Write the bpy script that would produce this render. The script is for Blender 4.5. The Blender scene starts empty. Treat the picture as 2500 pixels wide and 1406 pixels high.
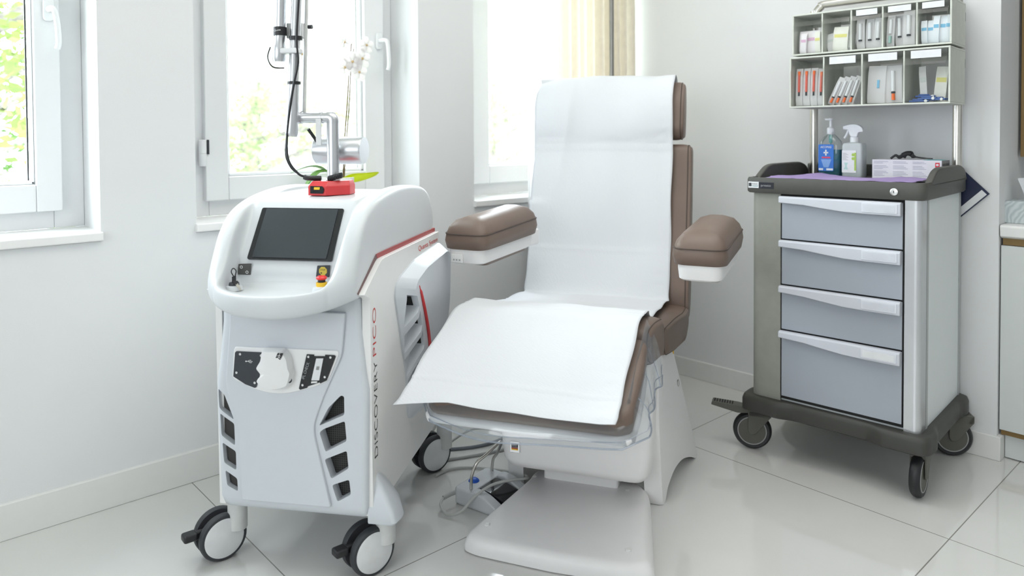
import bpy, bmesh, math, random
from mathutils import Vector, Matrix
random.seed(7)
S = bpy.context.scene
COL = S.collection
R = math.radians

# ------------------------------------------------------------------ camera
cam = bpy.data.cameras.new('camera')
cam.lens = 25.747; cam.sensor_width = 36.0; cam.sensor_fit = 'HORIZONTAL'
cam.shift_y = -0.1315
cam.clip_start = .05; cam.clip_end = 200
cam.dof.use_dof = True; cam.dof.focus_distance = 2.2; cam.dof.aperture_fstop = 2.2
yaw, pitch, roll = R(47.968), R(1.4153), R(-.3435)
f0 = Vector((math.cos(yaw), math.sin(yaw), 0)); r0 = Vector((math.sin(yaw), -math.cos(yaw), 0)); u0 = Vector((0, 0, 1))
fw = f0*math.cos(pitch) - u0*math.sin(pitch); up = u0*math.cos(pitch) + f0*math.sin(pitch)
rt = r0*math.cos(roll) + up*math.sin(roll); up = up*math.cos(roll) - r0*math.sin(roll)
camo = bpy.data.objects.new('camera', cam); COL.objects.link(camo)
m = Matrix.Identity(4)
for i in range(3):
    m[i][0] = rt[i]; m[i][1] = up[i]; m[i][2] = -fw[i]
m[0][3], m[1][3], m[2][3] = 0, 0, 1.15
camo.matrix_world = m
S.camera = camo

# ------------------------------------------------------------------ sky, daylight, fill lights, exposure
W = bpy.data.worlds.new('sky'); S.world = W; W.use_nodes = True
wn = W.node_tree.nodes; wl = W.node_tree.links
bg = wn['Background']
tc = wn.new('ShaderNodeTexCoord'); sx = wn.new('ShaderNodeSeparateXYZ'); rp = wn.new('ShaderNodeValToRGB')
wl.new(tc.outputs['Generated'], sx.inputs[0]); wl.new(sx.outputs['Z'], rp.inputs[0]); wl.new(rp.outputs[0], bg.inputs[0])
rp.color_ramp.elements[0].position = 0.0; rp.color_ramp.elements[0].color = (.76, .86, .95, 1)
rp.color_ramp.elements[1].position = .5; rp.color_ramp.elements[1].color = (.86, .94, 1, 1)
bg.inputs[1].default_value = 9.5

def area(name, loc, rot, sx_, sy_, power, color=(1, 1, 1), portal=False):
    l = bpy.data.lights.new(name, 'AREA'); l.shape = 'RECTANGLE'; l.size = sx_; l.size_y = sy_
    l.energy = power; l.color = color
    if portal: l.cycles.is_portal = True
    o = bpy.data.objects.new(name, l); COL.objects.link(o); o.location = loc; o.rotation_euler = rot
    return o
# light portals in the three window openings (they guide sky sampling, they add no light)
for i, (xa, xb) in enumerate([(-.336, .564), (.85, 1.751), (2.044, 2.92)]):
    area('window_portal', ((xa+xb)/2, 2.80, 1.62), (R(-90), 0, 0), xb-xa, 1.5, 1, portal=True)
# unseen fill lights added under the ceiling to brighten the room
for (x, y, p) in [(2.45, .9, 9), (1.3, 1.2, 14), (1.3, -.9, 6.5)]:
    area('ceiling_fill_light', (x, y, 2.655), (0, 0, 0), 1.8, 1.2, p, (1, .985, .97))

# added fill light, daylight-toned, in front of the solid unseen left wall
area('side_fill_light', (-2.55, .3, 1.7), (0, R(-90), 0), 1.6, 2.6, 31, (.92, .965, 1))

S.view_settings.view_transform = 'Standard'; S.view_settings.look = 'None'
S.view_settings.gamma = 1; S.view_settings.use_curve_mapping = False
S.view_settings.exposure = 0.60
S.cycles.max_bounces = 8; S.cycles.transparent_max_bounces = 20; S.cycles.diffuse_bounces = 4
S.cycles.caustics_reflective = False; S.cycles.caustics_refractive = False

# ------------------------------------------------------------------ materials
MATS = {}
def mat(name, col, rough=.5, metal=0., spec=.5, noise=.03, nscale=30., bump=0., bscale=200., trans=0., coat=0., emit=None, sheen=0.):
    if name in MATS: return MATS[name]
    M = bpy.data.materials.new(name); M.use_nodes = True
    n = M.node_tree.nodes; l = M.node_tree.links; b = n['Principled BSDF']
    b.inputs['Roughness'].default_value = rough; b.inputs['Metallic'].default_value = metal
    b.inputs['Specular IOR Level'].default_value = spec
    b.inputs['Coat Weight'].default_value = coat; b.inputs['Coat Roughness'].default_value = .08
    b.inputs['Sheen Weight'].default_value = sheen
    t = n.new('ShaderNodeTexCoord'); nz = n.new('ShaderNodeTexNoise'); nz.inputs['Scale'].default_value = nscale
    nz.inputs['Detail'].default_value = 3
    l.new(t.outputs['Object'], nz.inputs['Vector'])
    r = n.new('ShaderNodeValToRGB')
    lo = [max(0, c*(1-noise)) for c in col]; hi = [min(1, c*(1+noise)) for c in col]
    r.color_ramp.elements[0].position = .35; r.color_ramp.elements[1].position = .65
    r.color_ramp.elements[0].color = (*lo, 1); r.color_ramp.elements[1].color = (*hi, 1)
    l.new(nz.outputs['Fac'], r.inputs[0]); l.new(r.outputs[0], b.inputs['Base Color'])
    if bump:
        n2 = n.new('ShaderNodeTexNoise'); n2.inputs['Scale'].default_value = bscale; n2.inputs['Detail'].default_value = 2
        l.new(t.outputs['Object'], n2.inputs['Vector'])
        bp = n.new('ShaderNodeBump'); bp.inputs['Strength'].default_value = bump; bp.inputs['Distance'].default_value = .002
        l.new(n2.outputs['Fac'], bp.inputs['Height']); l.new(bp.outputs[0], b.inputs['Normal'])
    if trans:
        out = n['Material Output']; tr = n.new('ShaderNodeBsdfTranslucent'); l.new(r.outputs[0], tr.inputs[0])
        mx = n.new('ShaderNodeMixShader'); mx.inputs[0].default_value = trans
        l.new(b.outputs[0], mx.inputs[1]); l.new(tr.outputs[0], mx.inputs[2]); l.new(mx.outputs[0], out.inputs[0])
    MATS[name] = M
    return M
def clear(name, tint=(1, 1, 1), gloss=.08, rough=.03, body=0., bodycol=(.9, .9, .9), fz_=.6):
    """thin clear sheet: transparent + fresnel gloss + optional milky share"""
    if name in MATS: return MATS[name]
    M = bpy.data.materials.new(name); M.use_nodes = True
    n = M.node_tree.nodes; l = M.node_tree.links; n.remove(n['Principled BSDF']); out = n['Material Output']
    t = n.new('ShaderNodeBsdfTransparent'); t.inputs[0].default_value = (*tint, 1)
    g = n.new('ShaderNodeBsdfGlossy'); g.inputs['Roughness'].default_value = rough
    fz = n.new('ShaderNodeLayerWeight'); fz.inputs[0].default_value = .25
    mp = n.new('ShaderNodeMath'); mp.operation = 'MULTIPLY_ADD'; mp.inputs[1].default_value = fz_; mp.inputs[2].default_value = gloss
    l.new(fz.outputs['Fresnel'], mp.inputs[0])
    mx = n.new('ShaderNodeMixShader'); l.new(mp.outputs[0], mx.inputs[0]); l.new(t.outputs[0], mx.inputs[1]); l.new(g.outputs[0], mx.inputs[2])
    last = mx
    if body:
        d = n.new('ShaderNodeBsdfDiffuse'); d.inputs[0].default_value = (*bodycol, 1)
        tl = n.new('ShaderNodeBsdfTranslucent'); tl.inputs[0].default_value = (*bodycol, 1)
        m1 = n.new('ShaderNodeMixShader'); m1.inputs[0].default_value = .4
        l.new(d.outputs[0], m1.inputs[1]); l.new(tl.outputs[0], m1.inputs[2])
        m2 = n.new('ShaderNodeMixShader'); m2.inputs[0].default_value = body
        l.new(mx.outputs[0], m2.inputs[1]); l.new(m1.outputs[0], m2.inputs[2]); last = m2
    l.new(last.outputs[0], out.inputs[0])
    MATS[name] = M
    return M
def tile_mat():
    M = bpy.data.materials.new('glossy_tile'); M.use_nodes = True
    n = M.node_tree.nodes; l = M.node_tree.links; b = n['Principled BSDF']
    tcn = n.new('ShaderNodeTexCoord'); sp = n.new('ShaderNodeSeparateXYZ'); l.new(tcn.outputs['Object'], sp.inputs[0])
    def line(out, x0, w):
        a = n.new('ShaderNodeMath'); a.operation = 'SUBTRACT'; a.inputs[1].default_value = x0; l.new(out, a.inputs[0])
        d = n.new('ShaderNodeMath'); d.operation = 'PINGPONG'; d.inputs[1].default_value = w/2; l.new(a.outputs[0], d.inputs[0])
        c = n.new('ShaderNodeMath'); c.operation = 'LESS_THAN'; c.inputs[1].default_value = .0016; l.new(d.outputs[0], c.inputs[0])
        return c
    a = line(sp.outputs['X'], 2.283, 1.465); c = line(sp.outputs['Y'], .695, .935)
    mxx = n.new('ShaderNodeMath'); mxx.operation = 'MAXIMUM'; l.new(a.outputs[0], mxx.inputs[0]); l.new(c.outputs[0], mxx.inputs[1])
    nz = n.new('ShaderNodeTexNoise'); nz.inputs['Scale'].default_value = 6; l.new(tcn.outputs['Object'], nz.inputs['Vector'])
    r = n.new('ShaderNodeValToRGB'); r.color_ramp.elements[0].color = (.66, .66, .64, 1); r.color_ramp.elements[1].color = (.70, .70, .68, 1)
    l.new(nz.outputs['Fac'], r.inputs[0])
    mc = n.new('ShaderNodeMix'); mc.data_type = 'RGBA'; mc.inputs['B'].default_value = (.24, .23, .21, 1)
    l.new(mxx.outputs[0], mc.inputs['Factor']); l.new(r.outputs[0], mc.inputs['A']); l.new(mc.outputs['Result'], b.inputs['Base Color'])
    b.inputs['Roughness'].default_value = .07; b.inputs['Specular IOR Level'].default_value = .5; b.inputs['IOR'].default_value = 1.85
    return M
def grille_mat():
    M = bpy.data.materials.new('perforated_grille'); M.use_nodes = True
    n = M.node_tree.nodes; l = M.node_tree.links; b = n['Principled BSDF']
    tcn = n.new('ShaderNodeTexCoord'); v = n.new('ShaderNodeTexVoronoi'); v.inputs['Scale'].default_value = 170; v.inputs['Randomness'].default_value = .0
    l.new(tcn.outputs['Object'], v.inputs['Vector'])
    r = n.new('ShaderNodeValToRGB'); r.color_ramp.elements[0].color = (.004, .004, .004, 1); r.color_ramp.elements[1].color = (.045, .042, .04, 1)
    r.color_ramp.elements[0].position = .3; r.color_ramp.elements[1].position = .42
    l.new(v.outputs['Distance'], r.inputs[0]); l.new(r.outputs[0], b.inputs['Base Color']); b.inputs['Roughness'].default_value = .6
    return M
def paper_mat():
    M = bpy.data.materials.new('crepe_paper'); M.use_nodes = True
    n = M.node_tree.nodes; l = M.node_tree.links; b = n['Principled BSDF']
    b.inputs['Base Color'].default_value = (.77, .79, .82, 1); b.inputs['Roughness'].default_value = .9; b.inputs['Specular IOR Level'].default_value = .1
    tcn = n.new('ShaderNodeTexCoord'); mp = n.new('ShaderNodeMapping'); mp.inputs['Scale'].default_value = (300, 60, 60)
    l.new(tcn.outputs['Object'], mp.inputs[0])
    nz = n.new('ShaderNodeTexNoise'); nz.inputs['Scale'].default_value = 1; nz.inputs['Detail'].default_value = 4; l.new(mp.outputs[0], nz.inputs['Vector'])
    bp = n.new('ShaderNodeBump'); bp.inputs['Strength'].default_value = .6; bp.inputs['Distance'].default_value = .002
    l.new(nz.outputs['Fac'], bp.inputs['Height']); l.new(bp.outputs[0], b.inputs['Normal'])
    out = n['Material Output']; tr = n.new('ShaderNodeBsdfTranslucent'); tr.inputs[0].default_value = (.77, .79, .82, 1)
    mx = n.new('ShaderNodeMixShader'); mx.inputs[0].default_value = .12
    l.new(b.outputs[0], mx.inputs[1]); l.new(tr.outputs[0], mx.inputs[2]); l.new(mx.outputs[0], out.inputs[0])
    return M

wall_m = mat('wall_paint', (.755, .765, .77), .85, bump=.08, bscale=350, noise=.008, nscale=4)
ceil_m = mat('ceiling_paint', (.85, .85, .84), .9)
upvc = mat('window_plastic', (.80, .81, .82), .35, noise=.004)
sill_m = mat('sill_stone', (.84, .84, .83), .3, noise=.006)
base_m = mat('baseboard_paint', (.78, .78, .76), .45, noise=.006)
tile_m = tile_mat(); grille_m = grille_mat(); paper_m = paper_mat()
shell_w = mat('device_white_shell', (.63, .655, .675), .38, noise=.006, bump=.03, bscale=900)
shell_g = mat('device_grey_shell', (.60, .63, .67), .42, noise=.006, bump=.03, bscale=900)
panel_w = mat('socket_panel_white', (.80, .80, .80), .35, noise=.006)
side_w = mat('device_side_white', (.80, .80, .79), .3, noise=.006)
red_m = mat('red_plastic', (.62, .045, .05), .35)
darkred_m = mat('dark_red_strip', (.34, .03, .03), .4)
black_m = mat('black_plastic', (.012, .012, .014), .45)
blackg_m = mat('black_gloss', (.015, .016, .018), .12)
screen_m = mat('screen_glass', (.020, .027, .033), .38, spec=.6)
plate_m = mat('anthracite_plate', (.032, .037, .045), .5)
rubber_m = mat('rubber_tyre', (.035, .037, .042), .6)
wheel_m = mat('wheel_disc', (.70, .71, .72), .35)
steel_m = mat('brushed_steel', (.62, .60, .56), .28, metal=1.)
alu_m = mat('satin_aluminium', (.60, .61, .63), .32, metal=.9, noise=.01)
yellow_m = mat('yellow_plastic', (.85, .52, .02), .4)
screw_m = mat('screw_steel', (.75, .75, .75), .3, metal=.9)
leather_m = mat('taupe_leather', (.165, .115, .090), .46, spec=.55, noise=.06, nscale=8, bump=.12, bscale=500)
seam_m = mat('seam_thread', (.08, .058, .048), .7)
chair_w = mat('chair_white_shell', (.82, .81, .81), .4, noise=.006, bump=.08, bscale=1200)
tray_m = mat('tray_grey_plastic', (.075, .075, .067), .5, bump=.04, bscale=700)
tbase_m = mat('base_grey_plastic', (.045, .045, .039), .5, bump=.04, bscale=700)
castgrey_m = mat('caster_grey_plastic', (.10, .10, .085), .5)
drawer_m = mat('drawer_front', (.36, .39, .44), .42, noise=.006)
handle_m = mat('drawer_handle', (.60, .62, .68), .3, noise=.006)
sidep_m = mat('trolley_panel', (.72, .76, .77), .4, noise=.006)
colbeige_m = mat('trolley_column', (.29, .295, .26), .45)
gap_m = mat('black_gap', (.01, .01, .01), .8)
rackf_m = mat('rack_frame', (.62, .64, .58), .5)
bin_m = clear('bin_clear_plastic', (.985, .987, .982), .008, .25, fz_=.16)
pouch_m = clear('pouch_film', (.92, .92, .92), .05, .2, body=.8, bodycol=(.97, .97, .98), fz_=.3)
labelw_m = mat('label_white', (.74, .75, .77), .5)
glass_m = clear('window_glass', (.98, .99, .99), .02, .0)
pvc_m = clear('clear_pvc', (.95, .97, .99), .08, .08, body=.10, bodycol=(.8, .85, .9), fz_=.75)
hem_m = clear('clear_pvc_hem', (.80, .85, .92), .12, .08, body=.2, bodycol=(.75, .8, .88))
cable_m = mat('grey_cable', (.42, .43, .42), .5)
blue_m = mat('blue_button', (.01, .10, .55), .4)
pedal_m = mat('pedal_grey', (.58, .60, .62), .4)
purple_m = mat('purple_pad', (.36, .27, .52), .8, bump=.3, bscale=300)
brass_m = mat('brass_strip', (.22, .14, .05), .4, metal=.3)
cab_m = mat('cabinet_white', (.64, .67, .66), .35, noise=.006)
text_red = mat('ink_red', (.55, .02, .02), .5)
text_black = mat('ink_black', (.02, .02, .02), .5)
text_white = mat('ink_white', (.8, .8, .8), .5)
text_grey = mat('ink_grey', (.35, .36, .38), .5)
curt_m = mat('beige_curtain', (.76, .70, .62), .8, trans=.55)
sheer_m = clear('sheer_voile', (1, 1, 1), .0, .5, body=.75, bodycol=(.9, .9, .9))

# ------------------------------------------------------------------ mesh helpers
class MB:
    def __init__(s): s.b = bmesh.new()
    def face(s, pts):
        try: return s.b.faces.new([s.b.verts.new(p) for p in pts])
        except ValueError: return None
    def box(s, x0, x1, y0, y1, z0, z1, M=None):
        v = [Vector((x, y, z)) for z in (z0, z1) for y in (y0, y1) for x in (x0, x1)]
        if M: v = [M @ p for p in v]
        v = [s.b.verts.new(p) for p in v]
        for f in ((0, 2, 3, 1), (4, 5, 7, 6), (0, 1, 5, 4), (2, 6, 7, 3), (0, 4, 6, 2), (1, 3, 7, 5)):
            s.b.faces.new([v[i] for i in f])
        return s
    def rings(s, rings, cap0=True, cap1=True, closed=True):
        rv = [[s.b.verts.new(p) for p in r] for r in rings]
        n = len(rv[0])
        for a, b in zip(rv[:-1], rv[1:]):
            for i in range(n if closed else n-1):
                j = (i+1) % n
                s.b.faces.new((a[i], a[j], b[j], b[i]))
        if closed and cap0: s.b.faces.new(rv[0][::-1])
        if closed and cap1: s.b.faces.new(rv[-1])
        return s
    def prism(s, pts, axis, a, b, M=None):
        """polygon pts in the two remaining axes (in xyz order), extruded along axis from a to b"""
        def P(p, t):
            q = Vector({'x': (t, p[0], p[1]), 'y': (p[0], t, p[1]), 'z': (p[0], p[1], t)}[axis])
            return M @ q if M else q
        return s.rings([[P(p, a) for p in pts], [P(p, b) for p in pts]])
    def lathe(s, prof, seg=24, M=None, cap=True):
        M = M or Matrix.Identity(4)
        return s.rings([[M @ Vector((r*math.cos(2*math.pi*i/seg), r*math.sin(2*math.pi*i/seg), z)) for i in range(seg)] for r, z in prof], cap, cap)
    def tube(s, path, r, seg=10, smooth=0):
        p = [Vector(q) for q in path]
        if smooth:
            p = catmull(p, smooth)
        rr = r if isinstance(r, (list, tuple)) else [r]*len(p)
        if len(rr) != len(p): rr = [rr[min(len(rr)-1, int(i*len(rr)/len(p)))] for i in range(len(p))]
        rings = []; prev = None
        for i, q in enumerate(p):
            t = (p[min(i+1, len(p)-1)] - p[max(i-1, 0)]).normalized()
            if prev is None:
                n = t.orthogonal().normalized()
            else:
                n = (prev - t*prev.dot(t)).normalized()
            prev = n; bb = t.cross(n)
            rings.append([q + (n*math.cos(2*math.pi*k/seg) + bb*math.sin(2*math.pi*k/seg))*rr[i] for k in range(seg)])
        return s.rings(rings)
    def sphere(s, c, rad, M=None, seg=16):
        rad = rad if isinstance(rad, (tuple, list)) else (rad,)*3
        r = bmesh.ops.create_uvsphere(s.b, u_segments=seg, v_segments=seg//2, radius=1)
        T = Matrix.Translation(c) @ (M or Matrix.Identity(4)) @ Matrix.Diagonal((*rad, 1))
        bmesh.ops.transform(s.b, matrix=T, verts=r['verts'])
        return s
    def build(s, name, material, parent=None, smooth=35, bevel=0, seg=3, sub=0, solid=0, wn=True, kind=None, label=None):
        bmesh.ops.recalc_face_normals(s.b, faces=s.b.faces[:])
        me = bpy.data.meshes.new(name); s.b.to_mesh(me); s.b.free()
        o = bpy.data.objects.new(name, me); COL.objects.link(o)
        if material: me.materials.append(material)
        finish(o, smooth, bevel, seg, sub, solid, wn)
        if parent: o.parent = parent
        if kind: o['kind'] = kind
        if label: o['label'] = label
        return o
def finish(o, smooth=35, bevel=0, seg=3, sub=0, solid=0, wn=True):
    me = o.data
    if smooth:
        for p in me.polygons: p.use_smooth = True
        if not bevel and not sub: me.set_sharp_from_angle(angle=R(smooth))
    if solid:
        md = o.modifiers.new('solid', 'SOLIDIFY'); md.thickness = solid; md.offset = 0
    if bevel:
        md = o.modifiers.new('bevel', 'BEVEL'); md.width = bevel; md.segments = seg; md.limit_method = 'ANGLE'; md.angle_limit = R(32)
        md.harden_normals = False
        if wn:
            md = o.modifiers.new('wn', 'WEIGHTED_NORMAL'); md.keep_sharp = True; md.weight = 80
    if sub:
        md = o.modifiers.new('sub', 'SUBSURF'); md.levels = sub; md.render_levels = sub
def catmull(p, k):
    out = []
    for i in range(len(p)-1):
        a, b, c, d = p[max(i-1, 0)], p[i], p[i+1], p[min(i+2, len(p)-1)]
        for j in range(k):
            t = j/k
            out.append(.5*((2*b) + (c-a)*t + (2*a-5*b+4*c-d)*t*t + (3*b-a-3*c+d)*t**3))
    out.append(p[-1]); return out
def round_poly(pts, r, seg=4):
    """round the corners of a 2-D polygon; r is one radius or one per corner"""
    out = []; n = len(pts)
    for i, p in enumerate(pts):
        rr = r[i] if isinstance(r, (list, tuple)) else r
        p = Vector(p).to_2d(); a = Vector(pts[i-1]).to_2d(); c = Vector(pts[(i+1) % n]).to_2d()
        d1 = (a-p); d2 = (c-p); k = min(rr, d1.length*.45, d2.length*.45)
        if k < 1e-5: out.append((p.x, p.y)); continue
        s_, e_ = p+d1.normalized()*k, p+d2.normalized()*k
        for j in range(seg+1):
            t = j/seg; q = s_*(1-t)**2 + p*2*t*(1-t) + e_*t*t
            out.append((q.x, q.y))
    return out
def rect(x0, x1, y0, y1): return [(x0, y0), (x1, y0), (x1, y1), (x0, y1)]
def boolean(o, cutters, op='DIFFERENCE'):
    temps = []
    for c in cutters:
        bmesh.ops.recalc_face_normals(c.b, faces=c.b.faces[:])
        me = bpy.data.meshes.new('cut'); c.b.to_mesh(me); c.b.free()
        k = bpy.data.objects.new('cut', me); COL.objects.link(k); k.matrix_world = Matrix.Identity(4)
        md = o.modifiers.new('bool', 'BOOLEAN'); md.object = k; md.operation = op; md.solver = 'EXACT'
        temps.append(k)
    bpy.context.view_layer.update()
    dg = bpy.context.evaluated_depsgraph_get()
    me = bpy.data.meshes.new_from_object(o.evaluated_get(dg))
    old = o.data; o.modifiers.clear(); o.data = me; me.name = o.name; bpy.data.meshes.remove(old)
    for k in temps:
        d = k.data; bpy.data.objects.remove(k); bpy.data.meshes.remove(d)
def text(name, body, fit, mt, parent, org, xd, yd, height=None, depth=.0004, align='LEFT', spacing=1.0, thin=.0):
    """lettering as a mesh; fit = length along xd, height = cap height along yd"""
    cu = bpy.data.curves.new(name, 'FONT'); cu.body = body; cu.size = 1; cu.extrude = 0; cu.space_character = spacing; cu.offset = -thin
    t = bpy.data.objects.new('tmp', cu); COL.objects.link(t); bpy.context.view_layer.update()
    me = bpy.data.meshes.new_from_object(t.evaluated_get(bpy.context.evaluated_depsgraph_get()))
    bpy.data.objects.remove(t); bpy.data.curves.remove(cu)
    xs = [v.co.x for v in me.vertices]; ys = [v.co.y for v in me.vertices]
    if not xs: return None
    sx_ = fit/(max(xs)-min(xs)); sy_ = (height/.72) if height else sx_
    xd = Vector(xd).normalized(); yd = Vector(yd).normalized(); nd = xd.cross(yd); org = Vector(org)
    x0 = min(xs) if align == 'LEFT' else (min(xs)+max(xs))/2
    for v in me.vertices:
        v.co = org + xd*((v.co.x-x0)*sx_) + yd*(v.co.y*sy_) + nd*depth
    me.name = name; me.materials.append(mt)
    o = bpy.data.objects.new(name, me); COL.objects.link(o); o.parent = parent
    return o
def thing(name, label, cat, loc=(0, 0, 0), rz=0., group=None):
    o = bpy.data.objects.new(name, None); COL.objects.link(o); o.empty_display_size = .05
    o.location = loc; o.rotation_euler = (0, 0, rz)
    return tag(o, label, cat, group)
def tag(o, label, cat, group=None):
    o['label'] = label; o['category'] = cat
    if group: o['group'] = group
    return o
def dup(root, loc=None, rot=None, label=None):
    r = root.copy(); COL.objects.link(r)
    if loc: r.location = loc
    if rot is not None: r.rotation_euler = rot
    if label: r['label'] = label
    def kids(a, b):
        for c in list(a.children):
            d = c.copy(); COL.objects.link(d); d.parent = b; kids(c, d)
    kids(root, r)
    return r
def RZ(a): return Matrix.Rotation(a, 4, 'Z')
def TR(*p): return Matrix.Translation(p)
def along(v):
    """matrix turning +Z to direction v"""
    return Vector(v).to_track_quat('Z', 'Y').to_matrix().to_4x4()

# ================================================================== THE ROOM
YW, XL, YF = 2.519, -2.6, -2.4            # window wall, unseen left wall, unseen wall behind the camera
HC = 2.7
def st(name, mb, mt, **k):
    return mb.build(name, mt, kind='structure', **k)
st('floor', MB().box(XL, 3.9, YF, 2.9, -.06, 0), tile_m, smooth=0)
st('ceiling', MB().box(XL, 3.9, YF, 2.9, HC, HC+.1), ceil_m, smooth=0)
# window wall with three openings, one mesh
WIN = [(-.336, .564), (.85, 1.751), (2.044, 2.93)]
ZS, ZT, YO = .861, 2.36, 2.86
w = MB()
xs = [XL] + [v for p in WIN for v in p] + [3.2]
for a, b in zip(xs[0::2], xs[1::2]): w.box(a, b, YW, YO, 0, HC)
for a, b in WIN: w.box(a, b, YW, YO, 0, ZS-.03); w.box(a, b, YW, YO, ZT, HC)
st('wall_left', w, wall_m, smooth=0)
# back wall (very slightly off square) ending in a pier at the cabinet niche
w = MB(); w.prism([(2.925, YW+.1), (2.966, .756), (3.62, .756), (3.62, YW+.1)], 'z', 0, HC)
st('wall_back', w, wall_m, smooth=0)
st('wall_niche', MB().box(3.55, 3.65, YF, .756, 0, HC), wall_m, smooth=0)
st('wall_front', MB().box(XL, 3.9, YF-.1, YF, 0, HC), wall_m, smooth=0)
st('wall_side', MB().box(XL-.1, XL, YF, YO, 0, HC), wall_m, smooth=0)
st('baseboard_left', MB().box(XL, 2.925, YW-.013, YW+.002, 0, .105), base_m, bevel=.003, smooth=30)
w = MB(); w.prism([(2.926-.013, YW), (2.966-.013, .742), (3.02, .742), (3.02, .757), (2.967, .757), (2.927, YW)], 'z', 0, .085)
st('baseboard_back', w, base_m, bevel=.003, smooth=30)

def handle_shape(parent, x, z, Y, lever):
    h = MB(); h.prism(round_poly(rect(x-.015, x+.015, z-.035, z+.035), .014, 5), 'y', Y-.014, Y)
    o = h.build('handle', upvc, parent, bevel=.003)
    l = MB(); l.tube([(x, Y-.012, z), (x, Y-.045, z), (x+.006, Y-.058, z-.004), (x+.012, Y-.060, z-.03), (x+lever[0], Y-.056, z-.10), (x+lever[0]-.004, Y-.052, z-.125)], [.009]*8+[.0085]*30, 12, 5)
    l.build('lever', upvc, o)
def window(n, x0, x1, ml, mr, sw_l, sw_r, hx=None, hinge=False):
    root = bpy.data.objects.new('window_%d' % n, None); COL.objects.link(root); root['kind'] = 'structure'
    root.location = ((x0+x1)/2, YW, ZS); ox, oz = (x0+x1)/2, ZS
    X = lambda v: v-ox
    Y = lambda v: v-YW
    Z = lambda v: v-oz
    f0_, f1_ = x0+ml, x1-mr           # sash outer edges
    fr = MB(); yf, yb = Y(2.725), Y(2.80)
    fr.box(X(x0), X(f0_+.02), yf, yb, Z(ZS), Z(ZT)); fr.box(X(f1_-.02), X(x1), yf, yb, Z(ZS), Z(ZT))
    fr.box(X(f0_+.02), X(f1_-.02), yf, yb, Z(ZS), Z(.935)); fr.box(X(f0_+.02), X(f1_-.02), yf, yb, Z(ZT-.06), Z(ZT))
    fr.build('window_frame', upvc, root, bevel=.003)
    g0, g1 = f0_+sw_l, f1_-sw_r
    sa = MB(); yf, yb = Y(2.695), Y(2.765)
    zb, zg = .918, 1.004
    sa.box(X(f0_), X(g0), yf, yb, Z(zb), Z(ZT-.04)); sa.box(X(g1), X(f1_), yf, yb, Z(zb), Z(ZT-.04))
    sa.box(X(g0), X(g1), yf, yb, Z(zb), Z(zg)); sa.box(X(g0), X(g1), yf, yb, Z(ZT-.12), Z(ZT-.04))
    so = sa.build('sash', upvc, root, bevel=.005)
    bd = MB(); q = .012; yf, yb = Y(2.715), Y(2.74)
    bd.box(X(g0), X(g0+q), yf, yb, Z(zg), Z(ZT-.12)); bd.box(X(g1-q), X(g1), yf, yb, Z(zg), Z(ZT-.12))
    bd.box(X(g0), X(g1), yf, yb, Z(zg), Z(zg+q))
    bd.build('glazing_bead', upvc, so, bevel=.004)
    gk = MB(); yf, yb = Y(2.7415), Y(2.7435)
    gk.box(X(g0+q), X(g0+q+.003), yf-.004, yb, Z(zg), Z(ZT-.12)); gk.box(X(g1-q-.004), X(g1-q), yf-.004, yb, Z(zg), Z(ZT-.12))
    gk.build('gasket', black_m if n == 1 else cable_m, so, smooth=0)
    gl = MB(); gl.face([(X(g0), Y(2.748), Z(zg)), (X(g1), Y(2.748), Z(zg)), (X(g1), Y(2.748), Z(ZT-.12)), (X(g0), Y(2.748), Z(ZT-.12))])
    gl.build('glass', glass_m, root, smooth=0)
    si = MB(); si.prism(round_poly([(Y(YW)-.018, Z(ZS-.028)), (Y(2.728), Z(ZS-.028)), (Y(2.728), Z(ZS)), (Y(YW)-.018, Z(ZS))], [.006, 0, 0, .006]), 'x', X(x0-.004), X(x1+.004))
    si.build('window_sill', sill_m, root, bevel=.002)
    if hx: handle_shape(root, X(hx), Z(1.552), Y(2.695), (.018, 0))
    if hinge:
        hg = MB(); hx_ = X(f0_)-.008
        hg.lathe([(.012, 0), (.014, .004), (.014, .046), (.012, .0465), (.014, .047), (.014, .092), (.010, .096)], 16, TR(hx_, Y(2.70), Z(1.045)))
        ho = hg.build('hinge', upvc, root)
        MB().box(hx_+.013, hx_+.019, Y(2.688), Y(2.697), Z(1.088), Z(1.14)).build('hinge_plate', plate_m, ho)
window(1, *WIN[0], .09, .066, .085, .072, hx=.467)
window(2, *WIN[1], .095, .055, .083, .095, hx=1.668, hinge=True)
window(3, *WIN[2], .13, .05, .11, .09)

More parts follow.
